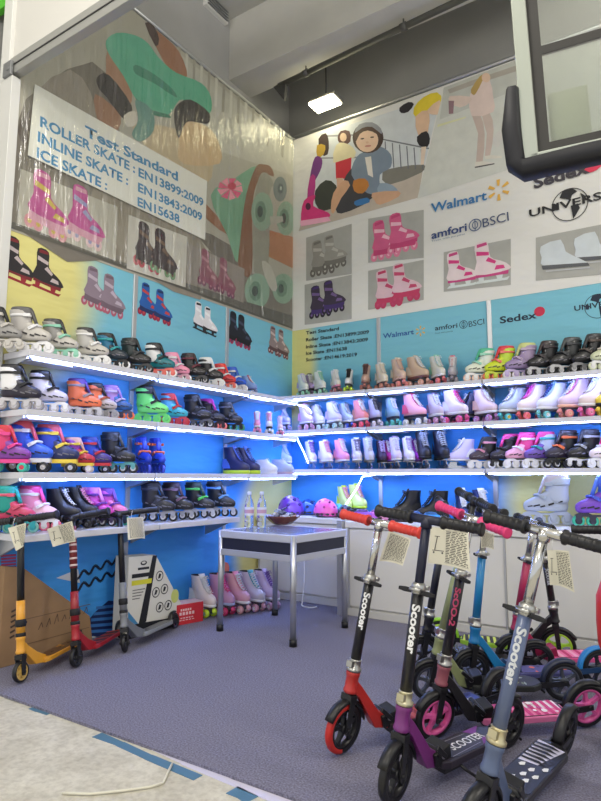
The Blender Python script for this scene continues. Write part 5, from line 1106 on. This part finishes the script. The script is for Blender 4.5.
# printed sheets hung from the handlebars
def sheet(c4, depth, label, seed, curl=.02, sketch=True):
    # c4: four corners of the sheet as seen; depth: metres in front of the lens
    def at(p, dd): d = ray(*p); return EYE+d*dd
    TL_, TR_, BR_, BL2 = [at(p, depth+dz) for p, dz in zip(c4, (0, -.02, -.03, 0))]
    def s3(u, v, o=0.0):
        p = (TL_*(1-u)+TR_*u)*(1-v)+(BL2*(1-u)+BR_*u)*v; nn = (TR_-TL_).cross(BL2-TL_).normalized(); return p+nn*(curl*sin(u*pi)*(.3+v)-curl*v*v*.8*u-o)
    n = (TR_-TL_).cross(BL2-TL_).normalized(); sgn = -1 if n.dot(EYE-TL_) > 0 else 1
    t = thing('spec_sheet', label, 'paper sheet', TL_, 0, 'printed sheets hung on scooters')
    N = 10; g = MB()
    for o in (0, .0006): g.add([s3(i/N, j/N, o)-TL_ for j in range(N+1) for i in range(N+1)], [(j*(N+1)+i, j*(N+1)+i+1, (j+1)*(N+1)+i+1, (j+1)*(N+1)+i) for j in range(N) for i in range(N)], 0, True)
    g.build('paper', mat((232, 228, 208), .7), t)
    r = random.Random(seed); g = MB(); off = .0012*sgn
    def bar(u0, u1, v, h):
        K_ = max(1, int((u1-u0)*10))
        for k in range(K_):
            a_, b_ = u0+(u1-u0)*k/K_, u0+(u1-u0)*(k+1)/K_; g.poly([s3(a_, v, off)-TL_, s3(b_, v, off)-TL_, s3(b_, v+h, off)-TL_, s3(a_, v+h, off)-TL_])
    x0 = .42 if sketch else .1
    for k in range(19):
        v = .08+k*.045; u = x0
        while u < .93:
            w_ = r.uniform(.04, .14); bar(u, min(.95, u+w_), v, .022); u += w_+.03
    for v in (.05, .93): bar(x0-.02, .96, v, .008)
    if sketch:
        bar(.08, .38, .62, .02); bar(.1, .14, .66, .05); bar(.32, .36, .66, .05)
        g.poly([s3(u, v, off)-TL_ for u, v in ((.13, .62), (.155, .62), (.205, .24), (.18, .24))]); bar(.12, .26, .23, .018)
    g.build('print', mat((96, 92, 84), .7), t)
    g = MB(); m0 = s3(.25, .02)-TL_; g.tube([m0, m0+Vector((0, 0, .025)), m0+Vector((.004, .006, .05)), m0+Vector((.0, .0, .04))], .0015, 4); g.build('cable_tie', WHITE, t)
def dep(p): return (Vector(p)-EYE).dot(fwd)
sheet(((389, 531), (411, 539), (403, 565), (379, 561)), dep((2.42, -2.9, .9))+.02, 'printed sheet hanging from right grip of the red scooter', 1, sketch=False)
sheet(((431, 527), (468, 531), (470, 571), (428, 563)), dep((2.7, -3.0, .9))+.03, 'printed sheet with scooter sketch hung on the purple scooter', 2)
sheet(((547, 550), (569, 551), (574, 591), (550, 585)), dep((3.17, -3.2, .9))+.05, 'printed sheet with scooter sketch hung on the slate blue scooter', 3)
sheet(((531, 540), (541, 546), (532, 575), (522, 570)), dep((2.72, -1.53, .9)), 'crumpled printed sheet hung on the magenta scooter', 4, .04)
sheet(((481, 531), (494, 534), (494, 549), (481, 548)), dep((2.6, -2.0, .9))-.1, 'small printed sheet hung on the bright blue scooter', 5, sketch=False)
sheet(((8, 528), (26, 523), (25, 545), (16, 551)), dep((.4, -3.26, .84))-.03, 'printed sheet hung on the yellow stunt scooter', 6)
sheet(((47, 529), (72, 521), (77, 541), (53, 547)), dep((.42, -2.95, .84))-.1, 'printed sheet tilted on bar of the dark red stunt scooter', 7)
sheet(((127, 518), (143, 517), (146, 538), (128, 540)), dep((.45, -2.5, .84))-.03, 'printed sheet hung on the silver grey stunt scooter', 8, sketch=False)

# ------------------------------------------------------------------ boxes on the carpet
def yz(px, py, x): p = on_x(px, py, x); return (p.y, max(0, p.z))
cb = thing('cardboard_box', 'big brown slanted cardboard box standing behind the yellow stunt scooter', 'box', (0, 0, 0))
X1, X0 = .11, .006
o = [(WALL_END+.06, 0.0), (WALL_END+.06, yz(8, 566, X1)[1]), yz(24, 568, X1), yz(90, 616, X1), (yz(93, 640, X1)[0], 0.0)]
CB = mat((150, 120, 88), .8, noise=.08, nscale=8); CBD = mat((96, 72, 52), .8)
g = MB(); g.prism(o, lambda u, v, w_: Vector((w_, u, v)), X0, X1); g.build('carton', CB, cb, .004)
g = MB(); ytop = o[2]
g.poly([(X1+.001, ytop[0]-.006, .01), (X1+.001, ytop[0]+.006, .01), (X1+.001, ytop[0]+.006, ytop[1]-.01), (X1+.001, ytop[0]-.006, ytop[1]-.01)])
g.build('corner_crease', CBD, cb)
P = Print('x', X1+.001)
for k in range(7):
    c = (ytop[0]+.12+k*.055, .17+.006*k); P.line((84, 62, 48), [(c[0], c[1]), (c[0]+.02, c[1]+.04+.01*(k % 3)), (c[0]+.03, c[1]+.01)], .005)
for zz in (.25, .1): P.line((110, 84, 62), [(ytop[0]+.03, zz), (ytop[0]+.5, zz+.01)], .004)
for k in range(6): P.line((70, 54, 44), [(WALL_END+.12, .16+.03*k), (WALL_END+.15, .17+.03*k)], .012)
P.build('carton_print', cb)
wb = thing('product_box', 'white slanted scooter box with icons and yellow band behind grey stunt scooter', 'box', (0, 0, 0))
X1, X0 = .24, .1
tl, tr, lr = yz(129, 557, X1), yz(156, 555, X1), yz(181, 603, X1)
o = [(tl[0]-.005, 0.0), (tl[0], tl[1]), (tr[0], tr[1]), (lr[0], lr[1]), (lr[0]-.02, 0.0)]
g = MB(); g.prism(o, lambda u, v, w_: Vector((w_, u, v)), X0, X1); g.build('carton', mat((226, 224, 214), .5), wb, .003)
P = Print('x', X1+.001)
def B(u, v): return (tl[0]+u*(lr[0]-tl[0]), v*tl[1])
P.area((28, 30, 36), [B(.02, 0), B(.94, 0), B(.9, .12), B(.42, .15), B(.02, .17)]); P.area((70, 140, 190), [B(.02, .17), B(.2, .16), B(.02, .34)])
P.area((30, 30, 34), [B(.42, .98), B(.5, .97), B(.34, .16), B(.2, .13)]); P.area((30, 30, 34), [B(.06, .78), B(.43, .77), B(.42, .72), B(.06, .73)]); P.area((220, 214, 60), [B(.06, .7), B(.42, .69), B(.41, .63), B(.06, .64)])
for k in range(4): P.line((120, 118, 112), [B(.08, .58-.035*k), B(.3-.03*k, .575-.035*k)], .007)
P.area((40, 40, 44), ellipse(*B(.26, .9), .03, .016)); P.area((226, 224, 214), ellipse(*B(.26, .905), .018, .008)); P.area((40, 40, 44), [B(.16, .85), B(.36, .845), B(.36, .815), B(.16, .82)])
for u, v in ((.56, .7), (.5, .5), (.66, .52), (.58, .3), (.74, .3)):
    e = ellipse(*B(u, v), .034, .034, 16); P.line((40, 40, 44), e+[e[0]], .007); c = B(u, v); P.area((40, 40, 44), [(c[0]-.016, c[1]-.018), (c[0]-.004, c[1]+.02), (c[0]+.016, c[1]+.012), (c[0]+.006, c[1]-.014)])
P.area((206, 214, 120), ellipse(*B(.87, .4), .04, .05)); P.area((196, 196, 196), [B(.44, .1), B(.8, .085), B(.8, .055), B(.44, .07)])
P.build('box_print', wb)
rb_ = thing('shoe_box', 'red box with white lettering on carpet left of the floor roller skates', 'box', (.2, -1.76, 0), radians(-14))
g = MB(); g.box((0, 0, .075), (.14, .25, .15)); g.build('carton', mat((206, 44, 54), .5), rb_, .003)
g = MB(); g.box((0, 0, .151), (.142, .252, .002)); g.build('lid_top', mat((226, 190, 190), .5), rb_)
g = MB()
for y0, w_, z_, h in ((-.03, .1, .1, .016), (-.02, .14, .07, .022), (-.02, .12, .045, .008), (-.02, .14, .03, .006)):
    for k in range(5): g.poly([(.0712, y0-w_/2+w_*k/5, z_), (.0712, y0-w_/2+w_*(k+.7)/5, z_), (.0712, y0-w_/2+w_*(k+.7)/5, z_+h), (.0712, y0-w_/2+w_*k/5, z_+h)])
g.build('lettering', mat((236, 200, 200), .5), rb_)
# white power cord by the counter
g = MB(); path = [Vector((.6, -.66, .45)), Vector((.63, -.72, .25)), Vector((.64, -.76, .06)), Vector((.66, -.8, .012)), Vector((.74, -.82, .008)), Vector((.78, -.76, .008)), Vector((.72, -.7, .008))]
g.tube([p for p in smooth_closed(path, 4)[:-4]], .006, 6); tag(g.build('power_cord', WHITE), 'white power cord dropping to the carpet under the table', 'cord')
# ------------------------------------------------------------------ bits on the concrete
def strip(pts, wd, m, lab, cat, name, z=-.0105, grp=None):
    g = MB(); Q = [on_z(px, py, -.012) for px, py in pts]
    for i, (a, b) in enumerate(zip(Q, Q[1:])):
        d = (b-a).normalized(); n_ = Vector((-d.y, d.x, 0))*wd/2; rr_ = random.Random(i+len(lab))
        k0, k1 = rr_.uniform(.7, 1.1), rr_.uniform(.7, 1.1); top = z
        g.prism([(a.x+n_.x*k0, a.y+n_.y*k0), (b.x+n_.x*k1, b.y+n_.y*k1), (b.x-n_.x*k1, b.y-n_.y*k1), (a.x-n_.x*k0, a.y-n_.y*k0)], lambda u, v, w_: Vector((u, v, w_)), -.012, top)
    tag(g.build(name, m), lab, cat, grp)
BT = mat((74, 116, 142), .5)
strip([(97, 735), (120, 744), (148, 757), (198, 778)], .05, BT, 'long torn strip of blue tape on concrete along the carpet edge', 'tape', 'tape_strip', grp='torn blue tape')
strip([(34, 707), (42, 710), (52, 713)], .07, BT, 'short scrap of blue tape on concrete at left', 'tape', 'tape_strip', grp='torn blue tape')
strip([(232, 790), (243, 795), (252, 800)], .07, BT, 'scrap of blue tape at the bottom edge of the photo', 'tape', 'tape_strip', grp='torn blue tape')
strip([(8, 697), (25, 702)], .05, mat((120, 120, 112), .6), 'grey crumpled scrap at the carpet edge below yellow scooter', 'scrap', 'paper_scrap')
strip([(155, 748), (185, 762), (230, 782), (290, 805)], .05, mat((206, 202, 222), .45), 'crumpled clear tape along the carpet edge', 'tape', 'tape_strip')
strip([(95, 723), (125, 738), (155, 750)], .02, mat((214, 208, 216), .5), 'narrow clear tape along the carpet edge', 'tape', 'tape_strip')
g = MB(); g.tube([on_z(px, py, -.006) for px, py in ((62, 793), (90, 794), (120, 791), (150, 787), (163, 783), (168, 772), (172, 764))], .005, 6); tag(g.build('cord', mat((222, 218, 200), .6)), 'thin cream cord lying curled on the concrete floor', 'cord')
# ------------------------------------------------------------------ basketball hoop close by, top right
A = Vector((3.165, -3.338, 2.118)); Bv = Vector((3.417, -3.309, 2.118)); e = (Bv-A).normalized(); nrm = Vector((e.y, -e.x, 0))
tilt = Vector((0, 0, 1))+e*-.03; BWd, BHt = .96, .66
hp = thing('basketball_hoop', 'clear basketball backboard with black padded lower corner hanging into the top right', 'basketball hoop', (A.x+e.x*.48, A.y+e.y*.48, 0))
HO = Vector(hp.location)
def hb(u, v, d=0.0): return A+e*u+tilt*v+nrm*d-HO
def hbox(g, u0, v0, u1, v1, d0, d1, mi=0): g.prism([(u0, v0), (u1, v0), (u1, v1), (u0, v1)], lambda u, v, w_: hb(u, v, w_), d0, d1, mi)
m_ = bpy.data.materials.new('mat_acrylic'); m_.use_nodes = True; nt = m_.node_tree; out = nt.nodes['Material Output']; nt.nodes.remove(nt.nodes['Principled BSDF'])
tb_ = nt.nodes.new('ShaderNodeBsdfTransparent'); tb_.inputs[0].default_value = (.86, .9, .86, 1); gb = nt.nodes.new('ShaderNodeBsdfGlossy'); gb.inputs['Roughness'].default_value = .08; mx = nt.nodes.new('ShaderNodeMixShader'); mx.inputs[0].default_value = .25
nt.links.new(tb_.outputs[0], mx.inputs[1]); nt.links.new(gb.outputs[0], mx.inputs[2]); nt.links.new(mx.outputs[0], out.inputs[0])
g = MB(); hbox(g, .035, .03, BWd-.035, BHt, -.004, .004); bb = g.build('backboard', m_, hp)
g = MB(); hbox(g, .028, .03, .075, BHt, -.02, .02); hbox(g, BWd-.05, .03, BWd-.028, BHt, -.02, .02); hbox(g, .05, .03, BWd-.05, .05, -.02, .02); hbox(g, .05, BHt-.02, BWd-.05, BHt, -.02, .02); g.build('metal_frame', mat((170, 176, 166), .35, .6), hp, .003)
g = MB(); bk = .05
hbox(g, .075, .05, .11, BHt-.02, -.006, .006); hbox(g, .11, .05, BWd-.05, .082, -.006, .006); hbox(g, .11, .395, BWd-.05, .425, -.006, .006)
g.build('black_border', mat((40, 38, 34), .5), hp)
g = MB(); ring_ = []
pth = [(.012, .29), (-.002, .15), (.004, .03), (.026, .006), (.2, .012), (.6, .012), (.934, .012), (.956, .03), (.96, .29)]
rows = []
for i, (u, v) in enumerate(pth):
    p, q_ = pth[max(0, i-1)], pth[min(len(pth)-1, i+1)]; d = Vector((q_[0]-p[0], q_[1]-p[1])).normalized(); n2 = Vector((d.y, -d.x)); hw = .02 if i in (0, len(pth)-1) else .03
    rows.append([hb(u-n2.x*hw*a_, v-n2.y*hw*a_, .04*b_) for a_, b_ in ((-1, -.6), (-.6, -1), (.6, -1), (1, -.6), (1, .6), (.6, 1), (-.6, 1), (-1, .6))])
g.loft(rows, 0); g.build('edge_padding', mat((17, 18, 26), .6), hp)
g = MB(); hbox(g, .114, .095, .235, .265, -.03, -.02); g.build('mount_plate', mat((214, 212, 190), .5), hp, .002)
g = MB(); c = hb(.485, .34, .2); n = 36
g.tube([c+Vector((e.x*cos(t)+nrm.x*sin(t), e.y*cos(t)+nrm.y*sin(t), 0))*.19 for t in [2*pi*k/n for k in range(n+1)]], .009, 8); g.cyl(c-nrm*.19, hb(.485, .34, .0), .012); rm = g.build('rim', mat((206, 44, 50), .4), hp)
g = MB()
for k in range(12):
    t0, t1, t2 = 2*pi*k/12, 2*pi*(k+.5)/12, 2*pi*(k+1)/12
    def nn_(t, r, z): return c+Vector((e.x*cos(t)+nrm.x*sin(t), e.y*cos(t)+nrm.y*sin(t), 0))*r+Vector((0, 0, z))
    for s_ in (1, -1): g.tube([nn_(t0, .19, 0), nn_(t0+s_*.26, .16, -.1), nn_(t0, .13, -.19), nn_(t0+s_*.26, .11, -.28)], .0035, 4)
g.build('net', mat((232, 230, 224), .7), rm)
g = MB(); pc = hb(.48, 0, -.45); g.cyl((pc.x, pc.y, .05), (pc.x, pc.y, 2.5), .035, n=16); g.tube([(pc.x, pc.y, 2.4), hb(.48, .35, -.03)], .02, 8); g.tube([(pc.x, pc.y, 2.15), hb(.48, .12, -.03)], .02, 8); g.build('pole', mat((36, 38, 44), .4), hp)
g = MB(); g.cyl((pc.x, pc.y, 0), (pc.x, pc.y, .06), .22, .2, 28); g.build('base', mat((32, 34, 40), .6), hp)
rp = on_z(618, 690, .0); rp = EYE+ray(621.5, 622)*2.2
g = MB(); g.lathe([(.02, -.16), (.062, -.145), (.082, -.08), (.084, 0), (.08, .09), (.058, .15), (.02, .165)], (rp.x, rp.y, rp.z), (0, 0, 1), 22); g.cyl((rp.x, rp.y, 0), (rp.x, rp.y, rp.z-.14), .02, n=10); g.cyl((rp.x, rp.y, 0), (rp.x, rp.y, .02), .05, n=20)
tag(g.build('red_bollard', mat((206, 46, 50), .4)), 'rounded red post just entering at the right frame edge', 'post')
